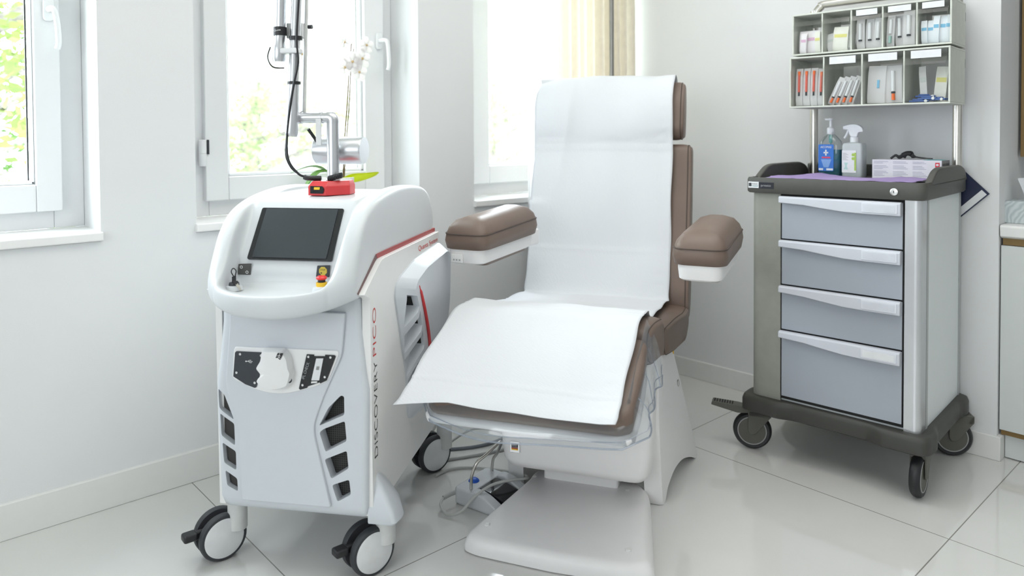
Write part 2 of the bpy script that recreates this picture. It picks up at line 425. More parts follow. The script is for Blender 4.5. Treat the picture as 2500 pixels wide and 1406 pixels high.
# ------------------------------------------------------------------ trees and a pale house outside (overexposed)
leaf_m = [mat('leaf_yellow_green', (.16, .21, .06), .6, noise=.25, nscale=3, trans=.5),
          mat('leaf_fresh_green', (.06, .12, .028), .6, noise=.25, nscale=3, trans=.5),
          mat('leaf_pale_green', (.24, .29, .15), .6, noise=.2, nscale=3, trans=.5)]
bark_m = mat('bark', (.16, .14, .13), .9, noise=.3, nscale=20, bump=.4, bscale=40)
def tree(label, loc, h, cr, zc, n, lm, leaf, seed, zs=1., branches=9, group='trees outside the windows', extra=()):
    rnd = random.Random(seed)
    t = thing('tree', label, 'tree', loc, 0, group)
    tk = MB(); tk.tube([(0, 0, -6), (.06, .02, -3), (0, .05, 0), (-.08, 0, h*.5), (.05, 0, h)], [.16]*9+[.12]*8+[.07]*9, 10, 6)
    tips = []
    for i in range(branches):
        a = i*2.4+rnd.random(); z = zc - cr*zs*.8 + (i/branches)*cr*zs*1.4
        L_ = cr*rnd.uniform(.7, 1.0)
        e = Vector((math.cos(a)*L_, math.sin(a)*L_, z+L_*rnd.uniform(.15, .5)))
        tk.tube([(0, 0, z), (e.x*.45, e.y*.45, z+(e.z-z)*.6), e], [.055]*5+[.035]*5+[.015]*5, 7, 5)
        tips.append(e)
    for e_ in extra: tk.tube(e_, [.030]*5+[.026]*5+[.02]*6, 8, 5)
    tk.build('trunk', bark_m, t)
    lf = MB(); b = lf.b
    cl = [Vector((rnd.uniform(-1, 1)*cr*.85, rnd.uniform(-1, 1)*cr*.85, zc+rnd.uniform(-1, 1)*cr*zs)) for _ in range(26)] + tips
    for i in range(n):
        c = cl[i % len(cl)]; s_ = cr*.17
        p = c + Vector((rnd.gauss(0, s_), rnd.gauss(0, s_), rnd.gauss(0, s_)))
        u = Vector((rnd.gauss(0, 1), rnd.gauss(0, 1), rnd.gauss(0, .5))).normalized(); v = u.orthogonal().normalized()
        v = (Matrix.Rotation(rnd.random()*6.28, 3, u) @ v)
        k = leaf*rnd.uniform(.6, 1.2)
        b.faces.new([b.verts.new(p+u*k), b.verts.new(p+v*k*.45), b.verts.new(p-u*k), b.verts.new(p-v*k*.45)])
    lf.build('foliage', lm, t, smooth=0)
tree('yellow green leafy tree close outside the leftmost window', (.55, 6.0, 0), 4.0, 1.35, 1.8, 5200, leaf_m[0], .06, 3, zs=1.1, extra=[[(0, 0, .60), (-.05, -.5, .76), (.06, -.8, .90), (.22, -.8, .97)]])
tree('fresh green tree behind the one at the leftmost window', (1.0, 11.2, 0), 4.4, 1.7, 2.0, 4000, leaf_m[1], .07, 5)
tree('pale yellow green tree low in the middle window', (3.75, 8.9, 0), 1.9, 1.15, 1.1, 6500, leaf_m[2], .045, 8, zs=.7)
tree('thin bare-branched tree right of centre in the middle window', (6.1, 12.4, 0), 4.8, 1.0, 1.8, 300, leaf_m[2], .05, 12, zs=1.1, branches=12)
tree('pale washed-out tree low in the right window beside the curtain', (10.3, 12., 0), 2.4, 1.6, 1.0, 4500, leaf_m[2], .07, 15, zs=.7)
hs = thing('house', 'pale house with low roof faint beyond the middle window', 'house', (8.5, 20, -5))
MB().box(-4, 5, 0, 6, 0, 8.6).build('house_wall', mat('house_plaster', (.80, .80, .79), .9), hs, smooth=0)
MB().prism([(-.5, 8.6), (6.4, 8.6), (3, 10.6)], 'x', -4.3, 5.3).build('roof', mat('house_roof', (.62, .60, .60), .9), hs, smooth=0)
for i in range(4):
    MB().box(-3.2+i*2.1, -2.2+i*2.1, -.03, .02, 6.4, 7.7).build('house_window', mat('house_window_glass', (.45, .47, .5), .2), hs, smooth=0)
gr = st('ground', MB().box(-25, 30, 3.4, 60, -6.2, -6.0), mat('lawn', (.35, .42, .2), .95, noise=.2), smooth=0)

# ================================================================== LASER DEVICE (local x right, y to its back)
LZ = thing('laser_device', 'white wheeled laser device with tilted dark screen and red and black side lettering', 'medical device', (.833, 1.793, 0), R(-52))
VR = [[(.142, .486), (.151, .484), (.151, .436), (.081, .403), (.108, .452)], [(.152, .420), (.156, .368), (.098, .336), (.082, .386), (.094, .396)],
      [(.156, .343), (.160, .297), (.112, .266), (.095, .316)], [(.161, .268), (.165, .229), (.128, .207), (.114, .250)]]
VL = [[(-.204, .484), (-.184, .471), (-.157, .404), (-.201, .432)], [(-.199, .419), (-.157, .394), (-.156, .335), (-.196, .36)],
      [(-.193, .341), (-.154, .320), (-.154, .269), (-.189, .287)], [(-.186, .267), (-.152, .247), (-.151, .212), (-.182, .227)]]
def body_ring(z, hw, yf, r, yb=.655):
    p = round_poly([(-hw, yf), (hw, yf), (hw, yb), (-hw, yb)], [r, r*.6, .03, .03], 5)
    return [(x, y, z) for x, y in p]
b = MB()
b.rings([body_ring(.162, .200, .022, .02, .60), body_ring(.172, .204, .010, .024, .61), body_ring(.195, .208, .0, .028, .62), body_ring(.30, .210, -.002, .03), body_ring(.46, .214, -.004, .03),
         body_ring(.50, .214, -.004, .03), body_ring(.545, .207, -.003, .03), body_ring(.66, .196, .0, .03), body_ring(.735, .195, .0, .03), body_ring(.83, .197, .10, .03)])
body = b.build('body', shell_g, LZ, smooth=0)
hg = [(-.160, .70), (-.163, .645), (-.176, .51), (-.171, .475), (-.140, .388), (-.135, .195), (.113, .195), (.066, .40), (.098, .484), (.148, .59), (.158, .70)]
for q in hg: pass
cuts = []
for v in VR + VL:
    c = MB(); c.prism(round_poly(v, .006, 3), 'y', -.05, .034); cuts.append(c)
body.rotation_euler = (0, 0, 0)
# cut the vents in local space (parent transform is lifted while cutting)
body.parent = None
boolean(body, cuts)
body.parent = LZ
finish(body, 28, bevel=.0025, seg=2)
# sculpted front panel standing slightly proud between the vent columns
fp = MB(); o = round_poly(hg, [.0, .02, .03, .03, .03, .006, .006, .03, .03, .02, 0], 5)
fp.prism(o, 'y', -.010, .004)
fp.build('front_panel', shell_g, LZ, bevel=.006, seg=3)
for i, v in enumerate(VR + VL):
    g = MB(); cx_ = sum(p[0] for p in v)/len(v); cz_ = sum(p[1] for p in v)/len(v)
    yg = .030 if i < 4 else .015
    g.prism([(cx_+(p[0]-cx_)*1.25, cz_+(p[1]-cz_)*1.2) for p in v], 'y', yg, yg+.0015)
    g.build('vent_grille', grille_m, LZ, smooth=0)

# console: lofted hood with the tilted screen recess and the bowl below it
def console_section(x, kind, inset=0.):
    k = max(0., 1-(abs(x)/.215)**2.4); s = -.105*k
    d = .028*k
    TC = [(-.030+s*.9, .738-d*1.3), (-.050+s, .748-d*1.2), (-.051+s, .785-d*.5), (-.040+s*.8, .815-d*.4), (-.026+s*.35, .850), (-.006+s*.08, .893), (.018, .922), (.040, .942), (.066, .957), (.096, .968), (.14, .980), (.22, .992), (.32, 1.001), (.45, .998), (.56, .985), (.63, .95), (.664, .885), (.660, .832)]
    TI = [(-.030+s*.9, .738-d*1.3), (-.050+s, .748-d*1.2), (-.052+s, .782-d*.6), (-.042+s, .796-d), (-.022+s*.97, .789-d), (-.008+s*.9, .766-d*.4), (.000, .757), (.002, .79), (.002, .822), (.094, .960), (.108, .980), (.20, .983), (.32, .985), (.45, .983), (.56, .972), (.63, .94), (.662, .885), (.658, .832)]
    def sst(lo, hi):
        t = max(0., min(1., (abs(x)-lo)/(hi-lo))); return t*t*(3-2*t)
    wl_, wm_, wh_ = sst(.135, .20), sst(.142, .185), sst(.151, .163)
    T = []
    for i_, (c_, q_) in enumerate(zip(TC, TI)):
        w_ = wl_ if i_ < 4 else (wm_ if i_ == 4 else wh_)
        T.append((q_[0]+(c_[0]-q_[0])*w_, q_[1]+(c_[1]-q_[1])*w_))
    n = len(T); a, m_, z = T[0], (.10, .832), T[-1]
    Bt = []
    x *= .93
    for i in range(n):
        t = i/(n-1)
        if t < .25: q = (a[0]+(m_[0]-a[0])*t/.25, a[1]+(m_[1]-a[1])*t/.25)
        else: q = (m_[0]+(z[0]-m_[0])*(t-.25)/.75, m_[1]+(z[1]-m_[1])*(t-.25)/.75)
        Bt.append(q)
    if inset:
        def ins(q): return (q[0] + inset*(1 if q[0] < .1 else (-1 if q[0] > .6 else 0)), q[1] - inset*(1 if q[1] > .84 else 0))
        T = [ins(q) for q in T]; Bt = [ins(q) for q in Bt]
    return [(x, y, z_) for y, z_ in T], [(x, y, z_) for y, z_ in Bt]
secs = []
for sgn in (-1, 1):
    L_ = [(.217, 'C', .016), (.2155, 'C', .006), (.206, 'C', 0), (.186, 'C', 0), (.172, 'C', 0), (.163, 'C', .003), (.1575, 'I', 0), (.151, 'I', 0), (.143, 'I', 0), (.125, 'I', 0), (.09, 'I', 0), (.045, 'I', 0)]
    if sgn < 0: secs += [(-x, k, i) for x, k, i in L_]
    else: secs += [(0, 'I', 0)] + L_[::-1]
con = MB(); prevT = prevB = None; first = last = None
for x, k, i in secs:
    T, Bt = console_section(x, k, i)
    tv = [con.b.verts.new(p) for p in T]; bv = [tv[0]] + [con.b.verts.new(p) for p in Bt[1:-1]] + [tv[-1]]
    if prevT:
        for a in range(len(tv)-1):
            con.b.faces.new((prevT[a], prevT[a+1], tv[a+1], tv[a]))
            con.b.faces.new((prevB[a+1], prevB[a], bv[a], bv[a+1]))
    if first is None: first = (tv, bv)
    last = (tv, bv); prevT, prevB = tv, bv
for (tv, bv) in (first, last):
    for a in range(len(tv)-1):
        vs = [tv[a], tv[a+1], bv[a+1], bv[a]]
        vs = [v for j, v in enumerate(vs) if v not in vs[:j]]
        con.b.faces.new(vs)
con.build('console', shell_w, LZ, smooth=180, sub=2)
# tilted screen: frame in local coordinates along the recess face
s0, s1 = Vector((0, .003, .824)), Vector((0, .094, .960))
sd = (s1-s0).normalized(); sn = Vector((1, 0, 0)).cross(sd)
def on_screen(u, v, d=0.): return s0 + Vector((u, 0, 0)) + sd*v + sn*d
SL = (s1-s0).length
def screen_slab(mb, u0, u1, v0, v1, d0, d1, r):
    p = round_poly(rect(u0, u1, v0, v1), r, 4)
    mb.rings([[on_screen(u, v, d0) for u, v in p], [on_screen(u, v, d1) for u, v in p]])
sc = MB(); screen_slab(sc, -.118, .118, .005, SL-.006, -.002, .0035, .006); sco = sc.build('screen', blackg_m, LZ, bevel=.001, seg=2)
sc = MB(); screen_slab(sc, -.103, .103, .010, SL-.010, .0030, .0056, .001); sc.build('display', screen_m, sco, smooth=0)
# key switch plate, stop plate
def plate(name, pts, y, mt, par, t=.002, **k):
    p = MB(); p.prism(pts, 'y', y-t, y); return p.build(name, mt, par, **k)
kp = plate('key_plate', round_poly([(-.139, .817), (-.103, .819), (-.106, .789), (-.142, .789)], .002), .001, mat('key_plate_grey', (.07, .07, .065), .4), LZ, smooth=0)
for cx_, cz_ in ((-.131, .809), (-.115, .796)):
    r_ = MB(); pr = [(.0040, 0), (.0040, .0004), (.0026, .0004), (.0026, 0)]
    r_.lathe(pr, 16, TR(cx_, -.0012, cz_) @ Matrix.Rotation(R(90), 4, 'X'), cap=False); r_.build('symbol', text_white, kp)
spt = plate('stop_plate', round_poly([(.081, .818), (.116, .820), (.113, .789), (.077, .789)], .002), .001, plate_m, LZ, smooth=0)
oc = [(.0965+.0115*math.cos(R(22.5+45*i)), .8045+.0115*math.sin(R(22.5+45*i))) for i in range(8)]
plate('stop_sign', oc, -.0012, mat('sign_yellow', (.60, .47, .06), .5), spt, .0004, smooth=0)
text('lettering', 'STOP', .014, text_black, spt, (.0895, -.0016, .8055), (1, 0, 0), (0, 0, 1), .0045)
MB().lathe([(.002, 0), (.002, .0004)], 10, TR(.092, -.0016, .7995) @ Matrix.Rotation(R(90), 4, 'X')).build('symbol', text_black, spt)
# emergency stop on its pad
ep = MB(); ep.lathe([(.024, 0), (.021, .010), (.018, .012)], 24, TR(.112, -.044, 0.763)); ep.build('button_pad', shell_w, LZ)
eb = MB(); eb.lathe([(.0135, 0), (.0138, .009), (.0125, .010)], 24, TR(.112, -.044, 0.775)); ebo = eb.build('stop_button', yellow_m, LZ)
MB().lathe([(.0095, 0), (.0095, .008)], 20, TR(.112, -.044, 0.785)).build('button_neck', black_m, ebo)
MB().lathe([(.0115, 0), (.0135, .002), (.0135, .005), (.010, .0085), (.004, .0095)], 24, TR(.112, -.044, 0.792)).build('button_cap', mat('button_red', (.75, .03, .03), .35), ebo)
ep = MB(); ep.lathe([(.022, 0), (.019, .010), (.016, .012)], 24, TR(-.122, -.052, .760)); ep.build('button_pad', shell_w, LZ)
kl = MB(); kl.lathe([(.013, 0), (.012, .007), (.007, .008)], 24, TR(-.122, -.052, .772)); klo = kl.build('key_switch', plate_m, LZ)
ky = MB(); ky.box(-.1235, -.1205, -.060, -.044, .778, .795); ky.tube([(-.122, -.052, .793), (-.128, -.054, .806), (-.124, -.052, .815), (-.117, -.05, .808), (-.120, -.052, .793)], .0016, 6, 4)
ky.box(-.117, -.104, -.066, -.063, .776, .786); ky.build('key', black_m, klo, bevel=.001)
MB().prism([(-.110, .777), (-.104, .780), (-.094, .763), (-.098, .761)], 'y', -.066, -.0645).build('key_blade', mat('key_brass', (.55, .52, .45), .4, metal=.7), klo, smooth=0)

# front socket panel with its plates and cap
pan = round_poly([(-.145, .602), (.140, .604), (.142, .594), (.112, .523), (.065, .504), (.0, .486), (-.05, .484), (-.09, .492), (-.155, .517), (-.149, .592)], [.012, .006, .01, .02, .02, .02, .02, .02, .012, .012], 4)
po = plate('socket_panel', pan, -.008, panel_w, LZ, .006, bevel=.003)
usb = [(-.140, .591), (-.063, .591), (-.059, .587), (-.064, .572), (-.079, .553), (-.073, .542), (-.077, .523), (-.083, .516), (-.081, .511), (-.085, .499), (-.090, .497), (-.116, .505), (-.150, .524), (-.144, .587)]
uo = plate('usb_plate', usb, -.0145, plate_m, LZ, .002, bevel=.0006, seg=1)
for x, z in ((-.129, .584), (-.070, .583), (-.140, .535), (-.089, .511)):
    MB().lathe([(.0032, 0), (.0032, .0012), (.0012, .0014), (.0010, .0006)], 12, TR(x, -.0165, z) @ Matrix.Rotation(R(90), 4, 'X')).build('screw', screw_m, uo)
us = MB()    # trident symbol
us.tube([(-.112, -.0168, .566), (-.096, -.0168, .566)], .0006, 5); us.tube([(-.108, -.0168, .566), (-.104, -.0168, .569), (-.100, -.0168, .569)], .0005, 5); us.tube([(-.106, -.0168, .566), (-.102, -.0168, .563), (-.099, -.0168, .563)], .0005, 5)
for x, z, r_ in ((-.1125, .566, .0019), (-.0995, .569, .0011), (-.0985, .563, .0011), (-.0955, .566, .0011)): us.lathe([(r_, 0), (r_, .0005)], 10, TR(x, -.0166, z) @ Matrix.Rotation(R(90), 4, 'X'))
us.build('usb_symbol', text_white, uo)
cv = round_poly([(.000, .605), (.014, .586), (.018, .557), (.024, .548), (.017, .521), (.012, .511), (-.013, .502), (-.034, .500), (-.062, .508), (-.075, .519), (-.070, .528), (-.061, .537), (-.066, .546), (-.076, .556), (-.062, .577), (-.058, .604)], .006, 3)
ccx, ccz = -.028, .553
cvm = MB(); cvm.rings([[(x, -.013, z) for x, z in cv], [(x, -.030, z) for x, z in cv], [(ccx+(x-ccx)*.93, -.040, ccz+(z-ccz)*.92) for x, z in cv], [(ccx+(x-ccx)*.55, -.044, ccz+(z-ccz)*.5) for x, z in cv]])
co = cvm.build('socket_cover', panel_w, LZ, smooth=40)
plate('pedestrian_sign', round_poly([(-.010, .600), (.005, .600), (-.003, .583), (-.018, .583)], .001), -.0415, black_m, co, .001, smooth=0)
wk = MB(); y = -.0428
wk.tube([(-.0050, y, .5965), (-.0065, y, .591), (-.0035, y, .586)], .0007, 5); wk.tube([(-.0065, y, .591), (-.0105, y, .586)], .0007, 5); wk.tube([(-.0115, y, .592), (-.0055, y, .595), (-.0020, y, .592)], .0006, 5); wk.sphere((-.004, y, .5985), .0011, seg=8)
wk.build('symbol', text_white, co)
MB().lathe([(.006, 0), (.006, .004)], 14, TR(.014, -.030, .527) @ Matrix.Rotation(R(60), 4, 'Z') @ Matrix.Rotation(R(90), 4, 'X')).build('socket_hole', plate_m, co)
ipl = [(.056, .592), (.076, .592), (.076, .588), (.106, .589), (.106, .593), (.131, .593), (.135, .590), (.110, .527), (.092, .518), (.090, .521), (.058, .509), (.056, .505), (.037, .499), (.033, .502)]
io_ = plate('test_slot_plate', ipl, -.0145, blackg_m, LZ, .002, bevel=.0006, seg=1)
plate('slot_insert', [(.083, .583), (.102, .584), (.090, .527), (.069, .526)], -.0166, labelw_m, io_, .002, smooth=0)
plate('slot_window', [(.084, .563), (.092, .563), (.090, .554), (.082, .554)], -.0187, mat('slot_grey', (.25, .25, .25), .5), io_, .0004, smooth=0)
plate('slot_spring', [(.070, .524), (.086, .525), (.085, .521), (.069, .519)], -.0166, screw_m, io_, .004, smooth=0)
for x, z in ((.061, .586), (.121, .587), (.044, .512), (.105, .536)):
    MB().lathe([(.0030, 0), (.0030, .0012), (.0012, .0014), (.0010, .0006)], 12, TR(x, -.0166, z) @ Matrix.Rotation(R(90), 4, 'X')).build('screw', screw_m, io_)
text('lettering', 'IPL CHECK', .046, text_grey, io_, (.0485, -.0166, .527), (.33, 0, .94), (-.94, 0, .33), .0075)

# white right side panel, red accent line, side pod, fender, lettering
sp = MB(); sp.prism(round_poly([(.016, .166), (.600, .180), (.662, .80), (.662, .822), (.100, .822), (-.030, .752), (.010, .735)], [.004, .02, .02, .004, .02, .004, .004]), 'x', .196, .2185)
spo = sp.build('side_panel', side_w, LZ, bevel=.002)
MB().prism([(.662, .834), (.662, .822), (.104, .822), (.098, .834)], 'x', .17, .2040).build('accent_strip', darkred_m, LZ, smooth=0)
MB().prism([(.098, .834), (.104, .823), (-.028, .752), (-.034, .756)], 'x', .17, .2035).build('accent_strip', mat('strip_brown', (.16, .09, .09), .5), LZ, smooth=0)  # brown length of the strip along the slanted edge
# the unseen left side gets its panel too
MB().prism(round_poly([(.016, .166), (.600, .180), (.662, .80), (.662, .822), (.100, .822), (-.030, .752), (.010, .735)], [.004, .02, .02, .004, .02, .004, .004]), 'x', -.2140, -.196).build('side_panel', side_w, LZ, bevel=.002)
text('lettering', 'DISCOVERY', .252, text_black, spo, (.2188, .0535, .312), (0, 0, 1), (0, -1, 0), .0245, spacing=1.05, thin=.013)
text('lettering', 'PICO', .125, text_red, spo, (.2188, .0485, .580), (0, 0, 1), (0, -1, 0), .0245, spacing=1.05, thin=.013)
text('lettering', 'Quanta System', .215, mat('ink_bright_red', (.62, .05, .04), .5), spo, (.2188, .425, .791), (0, 1, 0), (0, 0, 1), .0165)
pod0 = [(.192, .70), (.20, .728), (.225, .745), (.36, .772), (.64, .788), (.70, .765), (.69, .60), (.58, .335), (.34, .30), (.30, .315), (.283, .46)]
pod1 = [(.255, .69), (.262, .715), (.285, .730), (.38, .750), (.62, .764), (.655, .745), (.64, .60), (.555, .38), (.41, .33), (.385, .345), (.345, .48)]
pp0 = round_poly(pod0, .02, 3); pp1 = round_poly(pod1, .02, 3)
pd = MB(); pd.rings([[(.208, y, z) for y, z in pp0], [(.224, y, z) for y, z in pp0], [(.262, y, z) for y, z in pp1]])
pod = pd.build('side_pod', shell_g, LZ, smooth=0)
pod.parent = None
cuts = []
for k_, (tri) in enumerate([[(.228, .698), (.272, .686), (.292, .652), (.240, .600)], [(.300, .638), (.318, .590), (.262, .520), (.248, .575)], [(.322, .575), (.336, .525), (.282, .440), (.268, .500)], [(.340, .505), (.352, .455), (.305, .370), (.288, .430)]]):
    c = MB(); c.prism(tri, 'x', .2215, .30); cuts.append(c)
boolean(pod, cuts); pod.parent = LZ
finish(pod, 30, bevel=.004, seg=2)
for (ya, za), (yb, zb2) in (((.270, .684), (.290, .654)), ((.299, .634), (.316, .594)), ((.321, .570), (.334, .530)), ((.339, .500), (.350, .460))):
    g = MB(); g.rings([[(x_, ya-.0012, za), (x_, ya-.0004, za), (x_, yb-.0004, zb2), (x_, yb-.0012, zb2)] for x_ in (.2225, .2225+.045*(yb-.19)/.17*.8)])
    g.build('vent_shade', gap_m, pod, smooth=0)  # black plate that paints the shade inside a pod vent
rd = MB(); rd.tube([(.262, .292, .712), (.264, .318, .665), (.265, .352, .600), (.265, .378, .535), (.265, .395, .460), (.264, .405, .38)], [.002]*3+[.005]*22+[.003]*6, 8, 6)
rd.build('red_trim', red_m, pod)
MB().tube([(.232, .665, .765), (.240, .668, .72), (.242, .668, .66), (.238, .66, .60)], .005, 8, 5).build('rear_trim', red_m, LZ)
fe = MB(); rg = []
for z, e, ya, yb in ((.148, .066, .016, .15), (.155, .072, .012, .155), (.185, .064, .014, .150), (.220, .044, .022, .125), (.250, .020, .034, .095), (.270, .006, .045, .070)):
    rg.append([(x, y, z) for x, y in round_poly([(.205, ya), (.207+e, ya), (.209+e*1.1, ya+(yb-ya)*.35), (.207+e*.65, ya+(yb-ya)*.8), (.205, yb)], [.0, .012, .03, .03, 0], 4)])
fe.rings(rg); fe.build('fender', shell_g, LZ, smooth=40)
# casters: twin wheels, dark tyres, pale discs, black brake lever
def laser_caster(px, py):
    r_ = .0625; wd = R(320)     # wheel axis in the device frame
    ax = Vector((math.cos(wd), math.sin(wd), 0)); pe = Vector((-ax.y, ax.x, 0))
    c = Vector((px, py, r_)); sp_ = c + Vector((.045, .014, 0))
    k = MB(); k.lathe([(.026, 0), (.026, .115)], 20, TR(sp_.x, sp_.y, .075)); k.lathe([(.020, -.016), (.020, .016)], 20, TR(*c) @ along(ax))
    ko = k.build('caster', mat('caster_light_grey', (.60, .61, .60), .4), LZ, bevel=.002)
    for s_ in (-1, 1):
        M_ = TR(*(c+ax*(s_*.024))) @ along(ax*s_)
        t = MB(); t.lathe([(.048, -.011), (.060, -.011), (.0625, -.007), (.0625, .006), (.059, .011), (.052, .012)], 40, M_); t.build('tyre', rubber_m, ko)
        d = MB(); d.lathe([(.050, -.010), (.0525, .0122), (.046, .0145), (.0, .0155)], 40, M_, cap=False); d.build('wheel_disc', wheel_m, ko)
    l = MB(); q = c - pe*.078 + Vector((0, 0, .016)); Ml = TR(*q) @ RZ(wd)
    l.box(-.017, .017, -.020, .016, -.008, .012, Ml); l.box(-.008, .008, .01, .055, -.012, .012, Ml)
    l.build('brake_lever', black_m, ko, bevel=.006)
cast_pts = [(-.240, .056), (.187, .057), (.186, .650), (-.235, .62)]
for p in cast_pts: laser_caster(*p)

# red arm base and articulated arm
Mb = TR(.030, .205, .984) @ RZ(R(4))
ab = MB(); o = [(-.054, -.036), (.0, -.045), (.055, .0), (.058, .040), (-.030, .045), (-.058, .010)]
ab.rings([[Mb @ Vector((x, y, 0)) for x, y in o], [Mb @ Vector((x, y, .026)) for x, y in o], [Mb @ Vector((x*.88+.002, y*.8+.006, .040)) for x, y in o]])
abo = ab.build('arm_base', red_m, LZ, bevel=.002)
p0, p1 = Mb @ Vector((-.050, -.0375, .006)), Mb @ Vector((-.004, -.0455, .006))
xd = (p1-p0).normalized(); nd = Vector((xd.y, -xd.x, 0))
zt = Vector((0, 0, 1))
lb = MB(); q = [p0+xd*.004+nd*.001, p0+xd*.044+nd*.001, p0+xd*.048+nd*.001+zt*.012, p0+xd*.042+nd*.0005+zt*.021, p0+xd*.004+nd*.0005+zt*.021]
lb.rings([q, [v+nd*.0006 for v in q]]); lb.build('arm_base_label', blackg_m, abo, smooth=0)
lb = MB(); q = [p0+xd*.016+nd*.002+zt*.011, p0+xd*.034+nd*.002+zt*.011, p0+xd*.035+nd*.002+zt*.018, p0+xd*.017+nd*.002+zt*.018]
lb.rings([q, [v+nd*.0005 for v in q]]); lb.build('warning_label', yellow_m, abo, smooth=0)
AY = .215
ac = MB(); ac.lathe([(.021, 0), (.021, .006), (.0175, .008), (.0175, .165), (.0165, .17)], 24, TR(.033, AY, 1.02)); ac.build('arm_column', alu_m, LZ)
el = MB(); el.tube([(.033, AY, 1.185), (.033, AY, 1.198), (.028, AY, 1.203), (.018, AY, 1.204)], .0175, 20, 4); el.tube([(.020, AY, 1.204), (-.066, AY-.004, 1.204)], .0155, 20); el.tube([(.004, AY, 1.204), (-.004, AY, 1.204)], .0175, 20)
el.tube([(-.060, AY-.004, 1.204), (-.068, AY-.004, 1.204)], .0180, 20)
el.build('arm_elbow', alu_m, LZ, bevel=.001)
lt = MB(); b0, b1 = Vector((-.079, AY-.03, 1.150)), Vector((-.043, AY-.03, 1.80))
def on_arm(z, off=0.): t = (z-b0.z)/(b1.z-b0.z); return b0.lerp(b1, t) + Vector((off, 0, 0))
lt.tube([on_arm(1.150), on_arm(1.156), on_arm(1.16), on_arm(1.235), on_arm(1.245), on_arm(1.30), on_arm(1.305), on_arm(1.80)], [.015, .0175, .018, .018, .0165, .0160, .0145, .0145], 20)
lt.build('arm_tube', alu_m, LZ)
ft = MB(); ft.tube([(-.111, AY-.035, 1.362), (-.111, AY-.035, 1.368), (-.110, AY-.035, 1.405), (-.109, AY-.035, 1.412), (-.107, AY-.035, 1.44), (-.094, AY-.035, 1.78)], [.016, .0185, .0185, .0155, .0150, .0150], 20)
ft.build('arm_tube', alu_m, LZ)
cl = MB(); cl.box(-.112, -.050, AY-.050, AY-.012, 1.384, 1.400); cl.build('arm_clamp', mat('clamp_white', (.72, .73, .74), .4), LZ, bevel=.004)
MB().box(-.098, -.050, AY-.018, AY+.004, 1.43, 1.475).build('arm_clamp', mat('clamp_white', (.72, .73, .74), .4), LZ, bevel=.004)
MB().lathe([(.006, 0), (.006, .012)], 12, TR(-.033, AY-.01, 1.462) @ Matrix.Rotation(R(90), 4, 'Y')).build('clamp_knob', black_m, LZ)
MB().tube([(-.057, AY+.004, 1.210), (-.044, AY+.004, 1.545), (-.036, AY+.004, 1.80)], .006, 10).build('arm_rod', mat('rod_white', (.68, .69, .68), .35), LZ)
MB().box(-.010, .006, AY-.020, AY-.016, 1.125, 1.20).build('arm_bracket', mat('clamp_white', (.72, .73, .74), .4), LZ, bevel=.001)
cw = MB(); cw.lathe([(.036, 0), (.041, .004), (.041, .145), (.039, .150)], 32, TR(-.052, AY+.075, 1.108) @ Matrix.Rotation(R(90), 4, 'Y')); cw.build('counterweight', alu_m, LZ)
MB().tube([(-.052, AY+.02, 1.172), (-.030, AY+.055, 1.12)], .005, 8).build('counterweight_link', black_m, LZ)
for z, w_, par in ((1.428, .011, 0), (1.302, .008, 0)):
    MB().lathe([(.0165, -w_/2), (.0185, -w_/2), (.0185, w_/2), (.0165, w_/2)], 20, TR(*on_arm(z, .002))).build('cable_strap', black_m, LZ)
s3 = MB(); s3.lathe([(.0160, -.012), (.0185, -.012), (.0185, .012), (.0160, .012)], 20, TR(-.1068, AY-.035, 1.448)); s3o = s3.build('cable_strap', black_m, LZ)
text('lettering', 'Quanta', .020, text_white, s3o, (-.115, AY-.0542, 1.446), (1, 0, .1), (0, 0, 1), .005)
cb = MB(); cb.tube([on_arm(1.80, .012)+Vector((0, -.014, 0)), on_arm(1.60, .014)+Vector((0, -.014, 0)), on_arm(1.43, .012)+Vector((0, -.016, 0)), on_arm(1.36, .018)+Vector((0, -.014, 0)), on_arm(1.30, .010)+Vector((0, -.017, 0)), on_arm(1.22, .0)+Vector((0, -.018, 0)), (-.086, AY-.045, 1.13), (-.080, AY-.045, 1.08), (-.055, AY-.04, 1.045), (-.04, AY-.03, 1.036)], .0035, 8, 6)
cb.tube([(-.090, AY-.035, 1.155), (-.092, AY-.04, 1.10), (-.075, AY-.04, 1.06), (-.04, AY-.032, 1.034)], .0025, 8, 6)
cb.tube([(-.040, AY-.032, 1.035), (-.030, AY-.03, 1.032), (.0, AY-.01, 1.030)], .0075, 10, 4)
cb.tube([(-.137, AY-.035, 1.405), (-.143, AY-.04, 1.375), (-.128, AY-.04, 1.348), (-.098, AY-.03, 1.345)], .002, 8, 6)
for i in range(9): cb.sphere((.030+i*.0045, AY-.022, 1.030+i*.0012), (.0045, .009, .009), seg=10)
cb.build('arm_cable', black_m, LZ)

